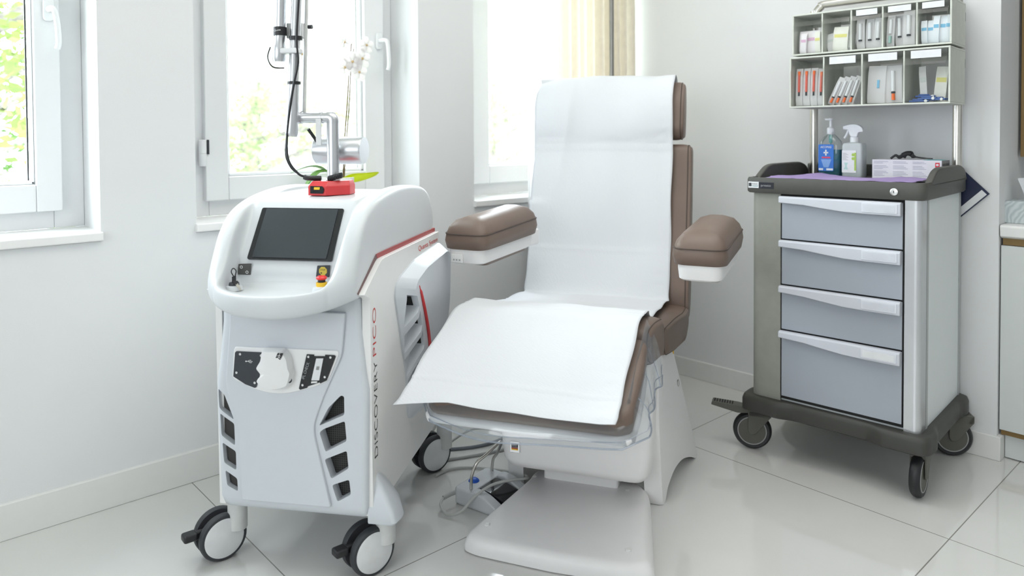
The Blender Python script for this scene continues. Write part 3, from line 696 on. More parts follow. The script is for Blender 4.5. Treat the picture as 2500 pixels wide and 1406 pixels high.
# ================================================================== TREATMENT CHAIR (local x to the sitter's left/right, y to the back)
CH = thing('treatment_chair', 'taupe leather treatment chair on a white pedestal, covered with white paper', 'chair', (1.656, 1.540, 0), R(-60.5))
def cushion(name, prof, x0, x1, parent, r=.03, bulge=.012, taper=None, m_=None, nx=14, seam=True):
    """upholstered pad: side profile (y,z) lofted across x with rounded flanks"""
    P = round_poly(prof, r, 5); n = len(P)
    cy = sum(p[0] for p in P)/n; cz = sum(p[1] for p in P)/n; hgt = max(p[1] for p in P)-min(p[1] for p in P)
    rings = []; wd = abs(x1-x0); er = .034
    es = [0, .002, .006, .012, .020, er]
    ts = [e/wd for e in es] + [er/wd+(1-2*er/wd)*i/8 for i in range(1, 8)] + [1-e/wd for e in es[::-1]]
    for t in ts:
        x = x0+(x1-x0)*t; e = min(t, 1-t)*wd; k = 1.
        if e < er: k = 1-(1-math.sqrt(max(0, 1-(1-e/er)**2)))*(.032/max(.05, hgt))
        rg = []
        for y, z in P:
            yy, zz = cy+(y-cy)*k, cz+(z-cz)*k
            xx = x
            if taper: xx = x*taper(y)
            rg.append((xx, yy, zz + bulge*(1-(2*t-1)**2)*(1 if z > cz else 0)))
        rings.append(rg)
    # denser rings at the flanks
    mb = MB(); mb.rings(rings); o = mb.build(name, m_ or leather_m, parent, smooth=60)
    if seam:
        ks = 1-(1-math.sqrt(1-(1-.012/er)**2))*(.032/max(.05, hgt))+.0015
        for xs_ in (x0+.012*(1 if x1 > x0 else -1), x1-.012*(1 if x1 > x0 else -1)):
            pts = [((xs_*taper(y)) if taper else xs_, cy+(y-cy)*ks, cz+(z-cz)*ks) for y, z in P]
            q = MB(); q.tube(pts+[pts[0]], .0022, 6); q.build('seam', seam_m, o)
    return o
# base plate
plt = round_poly([(-.262, -.345), (-.215, -.362), (0, -.372), (.225, -.362), (.268, -.345), (.205, .04), (.185, .10), (-.185, .10), (-.185, .04)], [.03, .02, .02, .02, .03, .03, .03, .03, .03], 4)
bp = MB()
def shr(p, k, dy=0): return [(x*k+.014, (y+.13)*k-.13+dy) for x, y in p]
bp.rings([[(x+.014, y, .003) for x, y in plt], [(x, y, .014) for x, y in shr(plt, 1.0)], [(x, y, .03) for x, y in shr(plt, .985)], [(x, y, .042) for x, y in shr(plt, .955)], [(x, y, .049+.012*(y+.3)) for x, y in shr(plt, .90)]])
bpo = bp.build('base_plate', chair_w, CH, smooth=60)
for x, y in ((-.195, -.285), (.205, -.29), (.15, .03), (-.15, .03)):
    MB().lathe([(.008, 0), (.008, .005), (.006, .0065)], 16, TR(x, y, .047)).build('bolt_cap', side_w, bpo)
# pedestal box and column
pb = MB()
def pring(z, hw, y0, y1, r): return [(x, y, z) for x, y in round_poly(rect(-hw, hw, y0, y1), r, 5)]
pb.rings([pring(.115, .185, -.04, .36, .03), pring(.122, .212, -.062, .37, .04), pring(.145, .228, -.072, .38, .045), pring(.20, .234, -.075, .38, .045), pring(.36, .240, -.065, .38, .045), pring(.47, .236, -.05, .36, .045)])
pbo = pb.build('pedestal', chair_w, CH, smooth=50)
MB().box(-.12, .12, .03, .30, .04, .13).build('column', chair_w, CH, bevel=.01)
ba = MB(); ba.prism(round_poly(rect(-.196, -.165, .172, .205), .002), 'y', -.0782, -.072); bao = ba.build('badge', screw_m, pbo, bevel=.0006)
MB().box(-.191, -.170, -.0790, -.0780, .188, .199).build('badge_field', black_m, bao, smooth=0)
for z, mm in ((.1835, darkred_m), (.1795, yellow_m)): MB().box(-.191, -.170, -.0790, -.0780, z, z+.0035).build('badge_stripe', mm, bao, smooth=0)
for z in (.1955, .1915): MB().box(-.1895, -.173, -.0794, -.0790, z, z+.0022).build('print_line', text_grey, bao, smooth=0)
# side shells with arched feet
for sgn in (1, -1):
    so = [(.070, .0), (.092, .0), (.12, .035), (.20, .062), (.30, .058), (.39, .03), (.450, .0), (.475, .0), (.462, .12), (.41, .30), (.345, .435), (.28, .505), (.12, .52), (.04, .49), (.022, .30), (.045, .12)]
    so = round_poly(so, [.005, .01, .04, .06, .06, .04, .01, .005, .05, .08, .05, .03, .03, .04, .08, .08], 4)
    q = MB(); X_ = lambda v: v*sgn
    def sh(k): return [(.25+(y-.25)*k, .0+z*k if z > .02 else z) for y, z in so]
    def fl(y, z): return .236+(.012+.075*max(0, min(1, (y-.07)/.40)))*max(0, 1-z/.52)
    q.rings([[(X_(fl(y, z)-.05), y, z) for y, z in so], [(X_(fl(y, z)-.004), y, z) for y, z in so], [(X_(fl(y, z)+.004), y, z) for y, z in sh(.965)]])
    q.build('side_shell', chair_w, CH, smooth=40)
lk = MB(); lk.lathe([(.011, 0), (.011, .003), (.008, .004)], 18, TR(.272, .335, .30) @ Matrix.Rotation(R(90), 4, 'Y')); lk.build('plug', screw_m, CH)
MB().box(.246, .258, .325, .340, .40, .436).build('yellow_tag', yellow_m, CH, bevel=.001)
MB().box(-.20, .20, -.02, .42, .46, .535).build('seat_frame', black_m, CH, bevel=.01)
# upholstery
tp = lambda y: 1.0 if y > .45 else (.84+.16*max(0, (y+.2)/.65))
cushion('seat_cushion', [(.085, .545), (.30, .533), (.50, .510), (.615, .505), (.63, .44), (.50, .405), (.28, .425), (.10, .455)], -.288, .288, CH, r=[.03, .06, .06, .03, .04, .05, .05, .03], taper=tp)
cushion('seat_front_cushion', [(-.145, .598), (-.06, .603), (.065, .588), (.075, .475), (-.01, .478), (-.12, .495), (-.165, .54)], -.288, .288, CH, r=[.03, .04, .02, .03, .04, .03, .02], taper=tp)
def lean(y, z): return y + .58 + (z-.52)*.235, z
bk = [lean(0, .47), lean(-.012, .60), lean(-.005, .80), lean(.0, 1.0), lean(0, 1.112), lean(.10, 1.105), lean(.12, .8), lean(.12, .5), lean(.07, .44)]
cushion('backrest', bk, -.285, .285, CH, r=[.03, .08, .08, .05, .03, .03, .1, .04, .03], bulge=0)
hd = [lean(.005, 1.128), lean(-.028, 1.17), lean(-.022, 1.30), lean(.02, 1.362), lean(.075, 1.355), lean(.105, 1.25), lean(.09, 1.125)]
cushion('headrest', hd, -.275, .255, CH, r=[.02, .04, .05, .03, .03, .05, .02], bulge=0)
MB().box(-.06, .06, .80, .835, 1.0, 1.25).build('headrest_bracket', black_m, CH, bevel=.005)
bs = MB(); bs.prism(round_poly([lean(.11, .5), lean(.115, 1.0), lean(.15, .95), lean(.16, .5)], .02), 'x', -.22, .22); bs.build('back_shell', chair_w, CH, bevel=.01)
# armrests: padded top, white trim band, lower pad
def arm(sgn, origin, rz):
    M_ = TR(*origin) @ RZ(rz)      # pad lofted upwards along the seam height
    def oval(hw, y0, y1, k=1): return round_poly(rect(-hw, hw, y0, y1), [hw*.55, hw*.55, hw*.9, hw*.9], 6)
    def rg(pts, zf, dz=0): return [M_ @ Vector((x, y, zf(y)+dz)) for x, y in pts]
    zt = lambda y: .802+.018*max(0, min(1, y/.34))          # crown seam height rising to the back
    zb = lambda y: .744+.012*max(0, min(1, (y-.10)/.30))
    a = MB(); n_ = .0
    a.rings([rg(oval(.060, .012, .41), zb), rg(oval(.078, .002, .43), zb, .004), rg(oval(.083, -.004, .44), lambda y: (zb(y)*.5+zt(y)*.5)), rg(oval(.080, .0, .435), zt, -.008), rg(oval(.072, .008, .425), zt, .014), rg(oval(.055, .03, .40), zt, .034), rg(oval(.025, .06, .36), zt, .044)])
    ao = a.build('armrest', leather_m, CH, smooth=70)
    sm = [Vector(p) for p in rg(oval(.0805, -.001, .436), zt, -.006)]
    q = MB(); q.tube(sm+[sm[0]], .0022, 6); q.build('seam', seam_m, ao)
    t = MB(); t.rings([rg(oval(.056, .016, .40), zb, -.045), rg(oval(.064, .010, .41), zb, -.040), rg(oval(.067, .006, .415), zb, -.010), rg(oval(.067, .006, .415), zb, .006)])
    t.build('armrest_trim', chair_w, ao, smooth=40)
    u = MB(); u.rings([rg(oval(.030, .10, .34), zb, -.062), rg(oval(.050, .06, .38), zb, -.054), rg(oval(.055, .05, .39), zb, -.040)]); u.build('armrest_underside', leather_m, ao, smooth=60)
    c = MB(); c.box(-.03, .03, .36, .52, .70, .76, M_); c.build('armrest_mount', chair_w, ao, bevel=.008)
    return ao, M_
ar, _ = arm(1, (.362, .02, .012), R(-6))
al, Ma = arm(-1, (-.380, -.002, .031), R(-9))
sw = MB(); sw.box(-.045, -.002, -.001, .008, .704, .732, Ma); swo = sw.build('hand_switch', side_w, al, bevel=.002)
for i in range(3): MB().box(-.036+i*.011, -.031+i*.011, -.0018, -.0008, .711, .716, Ma).build('button', text_grey, swo, smooth=0)
# leg rest: cushion and white tray under it
lr = [(-.165, .582), (-.20, .585), (-.35, .535), (-.50, .468), (-.535, .442), (-.515, .425), (-.33, .475), (-.17, .51)]
lt_ = lambda y: .95
def legring(y, zt_, zb_, hw, dx=-.025):
    return [(dx+x, y - .030*(1-(x/hw)**2)*max(0, min(1, (-.40-y)/.05)), z) for x, z in round_poly(rect(-hw, hw, zb_, zt_), min(.02, (zt_-zb_)*.45), 3)]
lg = MB(); lg.rings([legring(-.165, .578, .51, .262), legring(-.20, .580, .505, .268), legring(-.30, .548, .485, .272), legring(-.38, .516, .450, .272), legring(-.452, .486, .426, .27), legring(-.470, .474, .428, .255), legring(-.480, .462, .432, .235)])
lgo = lg.build('leg_rest', leather_m, CH, smooth=60)
ls_ = MB(); ls_.rings([legring(-.12, .51, .475, .255), legring(-.20, .502, .470, .268), legring(-.30, .483, .452, .277), legring(-.38, .451, .424, .278), legring(-.458, .427, .406, .276), legring(-.48, .425, .407, .262), legring(-.488, .421, .412, .24)])
ls_.build('leg_rest_tray', chair_w, CH, smooth=60)
MB().box(-.10, .05, -.30, .02, .40, .46).build('leg_rest_arm', black_m, CH, bevel=.01)

# paper roll sheet lying over the whole chair (top-level, in the chair's frame)
def chair_world(): return TR(1.656, 1.540, 0) @ RZ(R(-60.5))
CW = chair_world()
prof = [(.90, 1.13), (.905, 1.25), (.885, 1.345), (.845, 1.385), (.79, 1.378), (.748, 1.345), (.712, 1.27), (.692, 1.185), (.686, 1.11), (.667, 1.0), (.645, .88), (.622, .76), (.603, .68), (.585, .60), (.566, .548), (.540, .527), (.48, .534), (.36, .549), (.235, .560), (.12, .568), (.07, .580), (.03, .606), (-.01, .621), (-.09, .626), (-.145, .622), (-.195, .603), (-.28, .572), (-.38, .534), (-.45, .505), (-.48, .492), (-.505, .480), (-.520, .470)]
pf = catmull([Vector((0, y, z)) for y, z in prof], 9)
X0, X1, NX = -.345, .217, 60
rnd = random.Random(4)
def pw(i, u):      # gentle crepe waves, stronger towards the free ends
    t = i/(len(pf)-1)
    wv = .0018*math.sin(u*9+t*31)+.0012*math.sin(u*23-t*17)
    if t > .86: wv += (t-.86)*(.05*math.sin(u*5.5+.6)+.02*math.sin(u*13))
    if t < .25: wv += .002*math.sin(u*7+t*40)
    # dent running from the head down to the left
    return wv
arc = [0.]
for a_, b_ in zip(pf[:-1], pf[1:]): arc.append(arc[-1]+(b_-a_).length)
arc0 = next(a_ for a_, p_ in zip(arc, pf) if p_.z < 1.107 and p_.y < .8 and a_ > .3)     # a fold of the roll runs here
ph = MB(); rows = []
for i, p in enumerate(pf):
    tg = (pf[min(i+1, len(pf)-1)]-pf[max(i-1, 0)]).normalized(); nr = Vector((0, -tg.z, tg.y))
    if nr.z < 0 and i > 27: nr = -nr
    row = []
    for j in range(NX+1):
        u = j/NX; x = X0+(X1-X0)*u
        t = i/(len(pf)-1)
        q = Vector((x, p.y, p.z))
        d = pw(i, u)
        # pillow-shaped headrest under the sheet: flanks fall back behind the centre
        if .12 < t < .32: d -= .018*max(0, (.22-u)/.22)**2
        # leg end: left corner drops, middle lifts
        if t > .9: q.z -= (t-.9)*.20*max(0, .25-u)/.25; q.x -= (t-.9)*.45*max(0, .3-u)
        e = .0022*math.sin(t*55)+.0018*math.sin(t*91+1)
        if j == 0: q.x += e
        if j == NX: q.x += e*.6
        d += .011*abs(math.sin(math.pi*(arc[i]-arc0)/.405))-.005
        fd = ((arc[i]-arc0+.2025) % .405)-.2025
        d += .0035*math.exp(-(fd/.006)**2) + .0012*math.sin(arc[i]*150+3*math.sin(u*6))*math.exp(-((u-.93)/.03)**2)
        if .10 < t < .36: d += .004*math.exp(-((u-.30-(t-.14)*-.6)/.035)**2)*math.sin(math.pi*(t-.10)/.26)
        q = q + nr*abs(0) + Vector((0, -tg.z, tg.y)).normalized()*0 + nr*(d+.004)
        row.append(q)
    rows.append(row)
vv = [[ph.b.verts.new(CW @ q) for q in r_] for r_ in rows]
for i in range(len(vv)-1):
    for j in range(NX): ph.b.faces.new((vv[i][j], vv[i][j+1], vv[i+1][j+1], vv[i+1][j]))
pho = ph.build('paper_sheet', paper_m, smooth=180, solid=.0008)
tag(pho, 'long white crepe paper sheet draped from headrest to leg rest of the chair', 'paper')

# clear plastic cover hanging around the leg rest
pc = MB(); path = []
for k in range(0, 36): path.append((.250, -.10-.33*k/35, 0))
for k in range(1, 22):
    a = k/22; path.append((.250-.55*a, -.462-.05*math.sin(math.pi*a), 1))
for k in range(0, 36): path.append((-.300, -.43+.33*k/35, 2))
rows = []
for i, (x, y, s_) in enumerate(path):
    zt_ = .596+(y+.15)*.36 if y > -.46 else .478+(y+.46)*.2
    wv = .005*math.sin(i*.42)+(.004*math.sin(i*.26) if s_ != 1 else 0)
    drop = .07+.08*((i-57)/35 if s_ == 2 else 0)+.007*math.sin(i*.3)
    if s_ == 1: drop = .066+.005*math.sin(i*.4)
    if s_ == 0: drop = .150-.078*(i/35)+.007*math.sin(i*.4)
    wv *= min(1, i/10, (len(path)-1-i)/10)
    nx_, ny_ = ((1, 0) if s_ == 0 else ((-1, 0) if s_ == 2 else (0, -1)))
    col_ = []
    for k in range(7):
        f = k/6; of = .012+.010*f + wv*f*(1.3 if s_ != 1 else .5)
        inn = -.035*(1-f)**3
        col_.append((x+nx_*(of+inn), y+ny_*(of+inn), zt_+.008*(k == 0)-drop*f))
    rows.append(col_)
vv = [[pc.b.verts.new(CW @ Vector(q)) for q in r_] for r_ in rows]
for i in range(len(vv)-1):
    for j in range(6): pc.b.faces.new((vv[i][j], vv[i][j+1], vv[i+1][j+1], vv[i+1][j]))
pco = pc.build('plastic_cover', pvc_m, smooth=180)
tag(pco, 'clear plastic cover hanging around the leg rest under the white paper', 'cover')
hm = MB()
hm.tube([CW @ Vector(r_[6]) for r_ in rows], .0022, 6)
hm.tube([CW @ Vector((r_[5][0], r_[5][1], r_[5][2]+.004)) for r_ in rows], .0012, 5)
hm.build('hem', hem_m, pco)
for i_ in (9, 20, 31):
    q = MB(); q.tube([CW @ (Vector(rows[i_][k_])+Vector((.0015+.004*math.sin(k_*.8+i_), 0, 0))) for k_ in range(1, 7)], .0013, 6, 3); q.build('weld_seam', hem_m, pco)

# ================================================================== FOOT PEDAL with its cord
e1 = Vector((.30, .954, 0)); e2 = Vector((.954, -.30, 0))
FP = thing('foot_pedal', 'grey foot switch with blue button, black pedal and bent steel handle on the floor', 'foot pedal', (1.385, 1.800, 0), R(13))
# local x: along the back bar (towards the far end), -y: towards the arms that flank the pedal
bb = MB(); bb.prism(round_poly([(-.005, -.06), (.165, -.06), (.165, .0), (.155, .01), (.0, .01), (-.01, .0)], .01), 'z', .004, .052); fbo = bb.build('pedal_housing', pedal_m, FP, bevel=.006)
for x0 in (-.008, .132):
    am = MB(); am.prism(round_poly([(-.05, .004), (-.05, .052), (-.075, .055), (-.11, .048), (-.155, .026), (-.158, .004)], [0, .01, .01, .02, .01, .0]), 'x', x0, x0+.036); am.build('pedal_guard', pedal_m, FP, bevel=.005)
MB().prism(round_poly(rect(-.005, .165, -.155, .0), .01), 'z', .001, .008).build('pedal_floor_plate', pedal_m, FP, bevel=.002)
pdl = MB(); pdl.prism(round_poly([(-.055, .012), (-.055, .050), (-.10, .045), (-.165, .030), (-.165, .012)], .004), 'x', .036, .122); pdo = pdl.build('pedal', blackg_m, FP, bevel=.004)
MB().sphere((.060, -.018, .050), (.018, .018, .012), seg=20).build('blue_button', blue_m, FP)
hd_ = MB(); hd_.tube([(.012, -.045, .05), (.012, -.045, .075), (.010, -.05, .10), (.022, -.06, .135), (.055, -.070, .150), (.095, -.076, .164), (.122, -.078, .170), (.132, -.072, .156), (.138, -.052, .12), (.150, -.028, .09), (.150, -.022, .05)], .0048, 12, 6); hd_.build('handle_bar', steel_m, FP)
cd = MB(); cd.tube([(.002, .004, .035), (-.02, .012, .034), (-.045, .02, .03)], .007, 10); cd.build('cord_strain_relief', cable_m, FP)
cd = MB(); cd.tube([(-.045, .02, .030), (-.07, .01, .02), (-.082, -.03, .008), (-.06, -.065, .02), (-.015, -.08, .050), (.05, -.10, .066), (.12, -.13, .062), (.185, -.14, .045), (.225, -.09, .03), (.24, .0, .012), (.215, .10, .006), (.16, .16, .006), (.09, .17, .006)], .0042, 10, 6); cd.build('cord', mat('cord_pale_grey', (.50, .51, .49), .5), FP)

def cable(label, pts, r_, mt=cable_m, name='cable', group=None):
    c = MB(); c.tube(pts, r_, 9, 6); return tag(c.build(name, mt), label, 'cable', group)
z0 = .006
cable('grey cable looping up behind the rear wheel of the laser device', [(1.53, 2.12, z0), (1.62, 2.13, .03), (1.70, 2.10, .06), (1.77, 2.04, .045), (1.80, 1.97, .02), (1.78, 1.90, z0), (1.85, 1.84, z0)], .0045)
cable('pale cable lying flat from rear laser wheel towards the chair pedestal', [(1.46, 2.10, z0), (1.56, 2.05, z0), (1.66, 2.01, z0), (1.76, 1.98, z0), (1.88, 1.93, z0), (1.98, 1.86, z0)], .005)
cable('dark grey cable running behind the foot pedal', [(1.52, 2.18, z0), (1.60, 2.12, z0), (1.68, 2.075, z0), (1.76, 2.06, z0), (1.88, 2.07, z0), (2.0, 2.08, z0)], .0055, mat('cable_dark', (.17, .19, .22), .5))
cable('grey cable hanging down the wall between laser device and armrest', [(1.505, 2.26, .80), (1.56, 2.28, .70), (1.57, 2.29, .55), (1.62, 2.30, .40), (1.68, 2.32, .22), (1.66, 2.34, .08), (1.60, 2.36, z0), (1.50, 2.36, z0)], .004)
cable('grey cable slanting up behind the rear laser wheel under the leg rest', [(1.46, 2.16, z0), (1.55, 2.18, .05), (1.62, 2.20, .11), (1.68, 2.22, .19), (1.70, 2.24, .27)], .0045)

# ================================================================== MEDICAL TROLLEY (local x right, y to its back)
TL = thing('medical_trolley', 'grey and white four-drawer medical trolley on casters against the back wall', 'trolley', (2.421, 1.102, 0), R(-85.5))
MB().box(-.262, .262, .012, .49, .19, .94).build('cabinet_body', sidep_m, TL, bevel=.004)
MB().prism(round_poly(rect(-.166, .2265, .000, .03), .001), 'z', .222, .940).build('drawer_opening', gap_m, TL, smooth=0)
cL = MB(); cL.prism(round_poly([(-.276, .0), (-.168, .0), (-.168, .10), (-.276, .10)], [.03, .001, .001, .001], 6), 'z', .19, .942); cL.build('front_column', colbeige_m, TL, bevel=.001)
cR = MB(); cR.prism(round_poly([(.228, .0), (.276, .0), (.276, .06), (.228, .06)], [.001, .034, .001, .001], 8), 'z', .19, .942); cR.build('corner_column', alu_m, TL, bevel=.001)
MB().box(.272, .277, .062, .080, .19, .942).build('edge_strip', mat('edge_grey', (.40, .42, .42), .4), TL, smooth=0)
MB().box(.262, .274, .080, .478, .192, .942).build('side_panel', sidep_m, TL, bevel=.001)
MB().box(.270, .277, .478, .492, .19, .942).build('edge_strip', mat('edge_grey', (.40, .42, .42), .4), TL, smooth=0)
MB().box(-.276, -.262, .10, .49, .192, .942).build('side_panel', sidep_m, TL, bevel=.001)
zz = [.9345, .7815, .6225, .4645, .2290]
for i in range(4):
    zt_, zb_ = zz[i]-.003, zz[i+1]+.003
    d = MB().box(-.1625, .2235, -.004, .012, zb_, zt_); do = d.build('drawer', drawer_m, TL, bevel=.0015, seg=2)
    hp = [(-.166, zt_+.002), (.2225, zt_+.002), (.2225, zt_-.042), (.12, zt_-.042), (.05, zt_-.040), (-.02, zt_-.033), (-.08, zt_-.026), (-.166, zt_-.022)]
    h = MB(); h.rings([[(x, -.004, z) for x, z in hp], [(x, -.020, z) for x, z in hp], [(x*.998, -.026, z-(.005 if z > zt_ else -.002)) for x, z in hp]])
    h.build('handle', handle_m, do, bevel=.002, seg=2)
    c = zt_-.019
    l = MB(); l.prism(round_poly(rect(.108, .214, c-.0155, c+.0145), .003), 'y', -.0285, -.024); l.build('label_holder', mat('label_holder_clear', (.70, .72, .78), .15), do, bevel=.001)
    l = MB(); l.prism(rect(.114, .208, c-.011, c+.010), 'y', -.0292, -.0285); l.build('label_card', labelw_m if i == 3 else mat('label_card_grey', (.62, .64, .70), .3), do, smooth=0)
# base with thicker corners
bo = [(-.305, -.03), (-.17, -.03), (-.13, -.012), (.13, -.012), (.17, -.03), (.305, -.03), (.312, .06), (.298, .11), (.298, .41), (.312, .45), (.305, .518), (-.305, .518), (-.312, .45), (-.298, .41), (-.298, .11), (-.312, .06)]
bo = round_poly(bo, [.035, .02, .02, .02, .02, .035, .02, .02, .02, .02, .035, .035, .02, .02, .02, .02], 5)
def bs_(k): return [(x*k, .257+(y-.257)*k) for x, y in bo]
bz = MB(); bz.rings([[(x, y, .152) for x, y in bs_(.97)], [(x, y, .158) for x, y in bo], [(x, y, .194) for x, y in bo], [(x, y, .208) for x, y in bs_(.985)], [(x, y, .212) for x, y in bs_(.955)]])
bz.build('base', tbase_m, TL, smooth=50)
# top tray with raised side and back rims
tp_ = round_poly(rect(-.288, .292, -.022, .512), [.025, .03, .03, .025], 5)
tz = MB(); tz.rings([[(x*.985, .245+(y-.245)*.985, .941) for x, y in tp_], [(x, y, .947) for x, y in tp_], [(x, y, .988) for x, y in tp_], [(x*.99, .245+(y-.245)*.99, .9955) for x, y in tp_], [(x*.955, .245+(y-.245)*.955, .9955) for x, y in tp_], [(x*.945, .245+(y-.245)*.945, .986) for x, y in tp_]])
tzo = tz.build('top_tray', tray_m, TL, smooth=45)
for x0, x1 in ((-.288, -.266), (.270, .292)):
    wl_ = MB(); o = round_poly([(.03, .980), (.055, .998), (.115, 1.030), (.16, 1.038), (.42, 1.038), (.48, 1.022), (.508, .99), (.508, .980)], [.0, .02, .03, .03, .03, .03, .01, 0], 4)
    cxm = (x0+x1)/2; s_ = .5
    wl_.prism(o, 'x', x0, x1); wl_.build('side_rim', tray_m, tzo, bevel=.006)
MB().box(-.27, .275, .492, .510, .98, 1.030).build('back_rim', tray_m, tzo, bevel=.006)
lk = MB(); lk.lathe([(.0115, 0), (.0115, .003), (.0075, .004), (.0070, .003), (.0, .0035)], 24, TR(.203, -.022, .966) @ Matrix.Rotation(R(90), 4, 'X'), cap=False); lko = lk.build('lock', screw_m, TL)
MB().box(.2020, .2040, -.0262, -.0250, .9625, .970).build('keyhole', black_m, lko, smooth=0)
nl = MB(); nl.prism(rect(-.277, -.238, .958, .980), 'y', -.0232, -.021); nlo = nl.build('brand_label', labelw_m, TL, smooth=0)
MB().box(-.2748, -.2648, -.0236, -.0230, .9635, .9755).build('logo', plate_m, nlo, smooth=0)
text('lettering', 'france', .020, text_black, nlo, (-.2628, -.0236, .9705), (1, 0, 0), (0, 0, 1), .0052)
text('lettering', 'hospital', .022, mat('ink_teal', (.05, .25, .27), .5), nlo, (-.2628, -.0236, .9635), (1, 0, 0), (0, 0, 1), .0052)
nb = MB(); nb.prism(rect(-.238, -.184, .957, .979), 'y', -.0232, -.021); nbo = nb.build('brand_label', mat('label_navy', (.01, .012, .02), .4), TL, smooth=0)
text('lettering', 'presto', .036, text_grey, nbo, (-.2295, -.0236, .9645), (1, 0, 0), (0, 0, 1), .0085)
# casters
def trolley_caster(px, py, deg, pedal=False):
    r_ = .068; wd = R(deg)
    ax = Vector((math.cos(wd), math.sin(wd), 0)); pe = Vector((-ax.y, ax.x, 0))
    c = Vector((px, py, r_)); M0 = TR(px, py, 0) @ RZ(wd)       # local x = axle, y = rolling direction
    off = .036
    f = MB()
    for s_ in (-1, 1):
        x0, x1 = (.018, .024) if s_ > 0 else (-.024, -.018)
        o = round_poly([(off-.045, .152), (off+.030, .152), (off+.030, .128), (.012, .058), (-.006, .056), (-.014, .068), (off-.050, .120)], [.004, .004, .01, .012, .012, .012, .02], 4)
        f.prism(o, 'x', x0, x1, M0)
    f.prism(round_poly([(off-.05, .122), (off+.03, .122), (off+.03, .153), (off-.05, .153)], .008), 'x', -.024, .024, M0)
    fo = f.build('caster', castgrey_m, TL, bevel=.003)
    Mw = TR(*c) @ along(ax)
    t = MB(); t.lathe([(.050, -.015), (.060, -.016), (.066, -.010), (.068, 0), (.066, .010), (.060, .016), (.050, .015)], 40, Mw); t.build('tyre', black_m, fo)
    d = MB(); d.lathe([(.0, -.0162), (.047, -.0155), (.047, .0155), (.0, .0162)], 36, Mw, cap=False); d.build('hub', castgrey_m, fo)
    for s_ in (-1, 1):
        q = MB(); q.lathe([(.0470, .0145*s_), (.0480, .0165*s_), (.0500, .0165*s_), (.0515, .0145*s_)], 36, Mw, cap=False); q.build('rim_ring', mat('rim_grey', (.38, .38, .38), .4), fo)
    if pedal:
        l = MB(); o = round_poly([(-.145, .150), (-.140, .163), (-.05, .158), (.0, .150), (.0, .135), (-.05, .130)], .004)
        l.prism(o, 'x', -.020, .022, M0); lo = l.build('brake_pedal', castgrey_m, fo, bevel=.002)
        for i in range(8): MB().box(-.014, .016, -.134+i*.009, -.130+i*.009, .1615-i*.0005, .1640-i*.0005, M0).build('grip_rib', gap_m, lo, smooth=0)
trolley_caster(-.285, .03, 293, True)       # axle towards the camera, pedal to the left
trolley_caster(.262, .045, 2)
trolley_caster(.262, .452, 300)
trolley_caster(-.285, .46, 300)
# bent steel hoop that carries the bins
hp_ = MB(); hp_.tube([(-.232, .462, .96), (-.232, .462, 1.58), (-.228, .462, 1.622), (-.205, .462, 1.652), (-.165, .462, 1.660), (.20, .462, 1.660), (.24, .462, 1.652), (.266, .462, 1.62), (.270, .462, 1.58), (.270, .462, .96)], .0155, 18, 6); hp_.build('carrier_hoop', steel_m, TL)

# tilt-bin rack hung on the hoop
TW = TR(2.421, 1.102, 0) @ RZ(R(-85.5))
def tpos(x, y, z): return tuple(TW @ Vector((x, y, z)))
def bin_rack(label, x0, x1, y0, y1, z0_, z1, cuts_, labels, over):
    rk = thing('bin_rack', label, 'bin rack', tpos((x0+x1)/2, (y0+y1)/2, z0_), R(-85.5), 'tilt-bin racks on the trolley hoop')
    cx_, cy_ = (x0+x1)/2, (y0+y1)/2
    L = lambda x, y, z: (x-cx_, y-cy_, z-z0_)
    def bx(mb, a, b, c, d, e, f): mb.box(a-cx_, b-cx_, c-cy_, d-cy_, e-z0_, f-z0_)
    fr = MB(); th = .006
    bx(fr, x0, x1, y0, y1, z0_, z0_+th); bx(fr, x0, x1, y0, y1, z1-th, z1); bx(fr, x0, x1, y1-.005, y1, z1-.03, z1-th)
    bx(fr, x0, x0+th, y0, y1-.005, z0_+th, z1-th); bx(fr, x1-th, x1, y0, y1-.005, z0_+th, z1-th)
    fr.build('rack_frame', rackf_m, rk, bevel=.0012, seg=2)
    for zc in (z1-.03,): 
        k = MB(); bx(k, x1-.02, x1-.002, y1, y1+.008, zc-.03, zc+.0); k.build('mounting_clip', plate_m, rk, smooth=0)
    ed = [x0+th] + cuts_ + [x1-th]
    for i in range(len(ed)-1):
        if i: 
            dv = MB(); bx(dv, ed[i]-.0025, ed[i]+.0025, y0+.002, y1-.005, z0_+th, z1-th); dv.build('divider', rackf_m, rk, smooth=0)
        a, b = ed[i]+.0035, ed[i+1]-.0035; hb = z0_+th+.001; ht = z1-th-.002; H_ = ht-hb; w_ = .0016
        bn = MB()
        prof_ = [(y0+.004, hb), (y0-over, hb+H_*.72), (y0+.003, hb+H_*.86), (y0+.003, ht)]
        for (ya, za), (yb, zb2) in zip(prof_[:-1], prof_[1:]):      # front panels
            bn.prism([(ya-cy_, za-z0_), (yb-cy_, zb2-z0_), (yb+w_-cy_, zb2-z0_), (ya+w_-cy_, za-z0_)], 'x', a-cx_, b-cx_)
        side = [(q[0]-cy_, q[1]-z0_) for q in prof_] + [(y0+.10-cy_, ht-.02-z0_), (y0+.11-cy_, hb-z0_)]
        for xa in (a, b-w_): bn.prism(side, 'x', xa-cx_, xa+w_-cx_)
        bx(bn, a, b, y0+.004, y0+.11, hb, hb+w_)
        bo_ = bn.build('bin', bin_m, rk, smooth=0)
        if labels[i]:
            m_ = (a+b)/2; hw = (b-a)*.36
            lb_ = MB(); bx(lb_, m_-hw, m_+hw, y0+.0000, y0+.0022, ht-H_*.155, ht-.001); lb_.build('bin_label', labelw_m, bo_, smooth=0)
    return ed
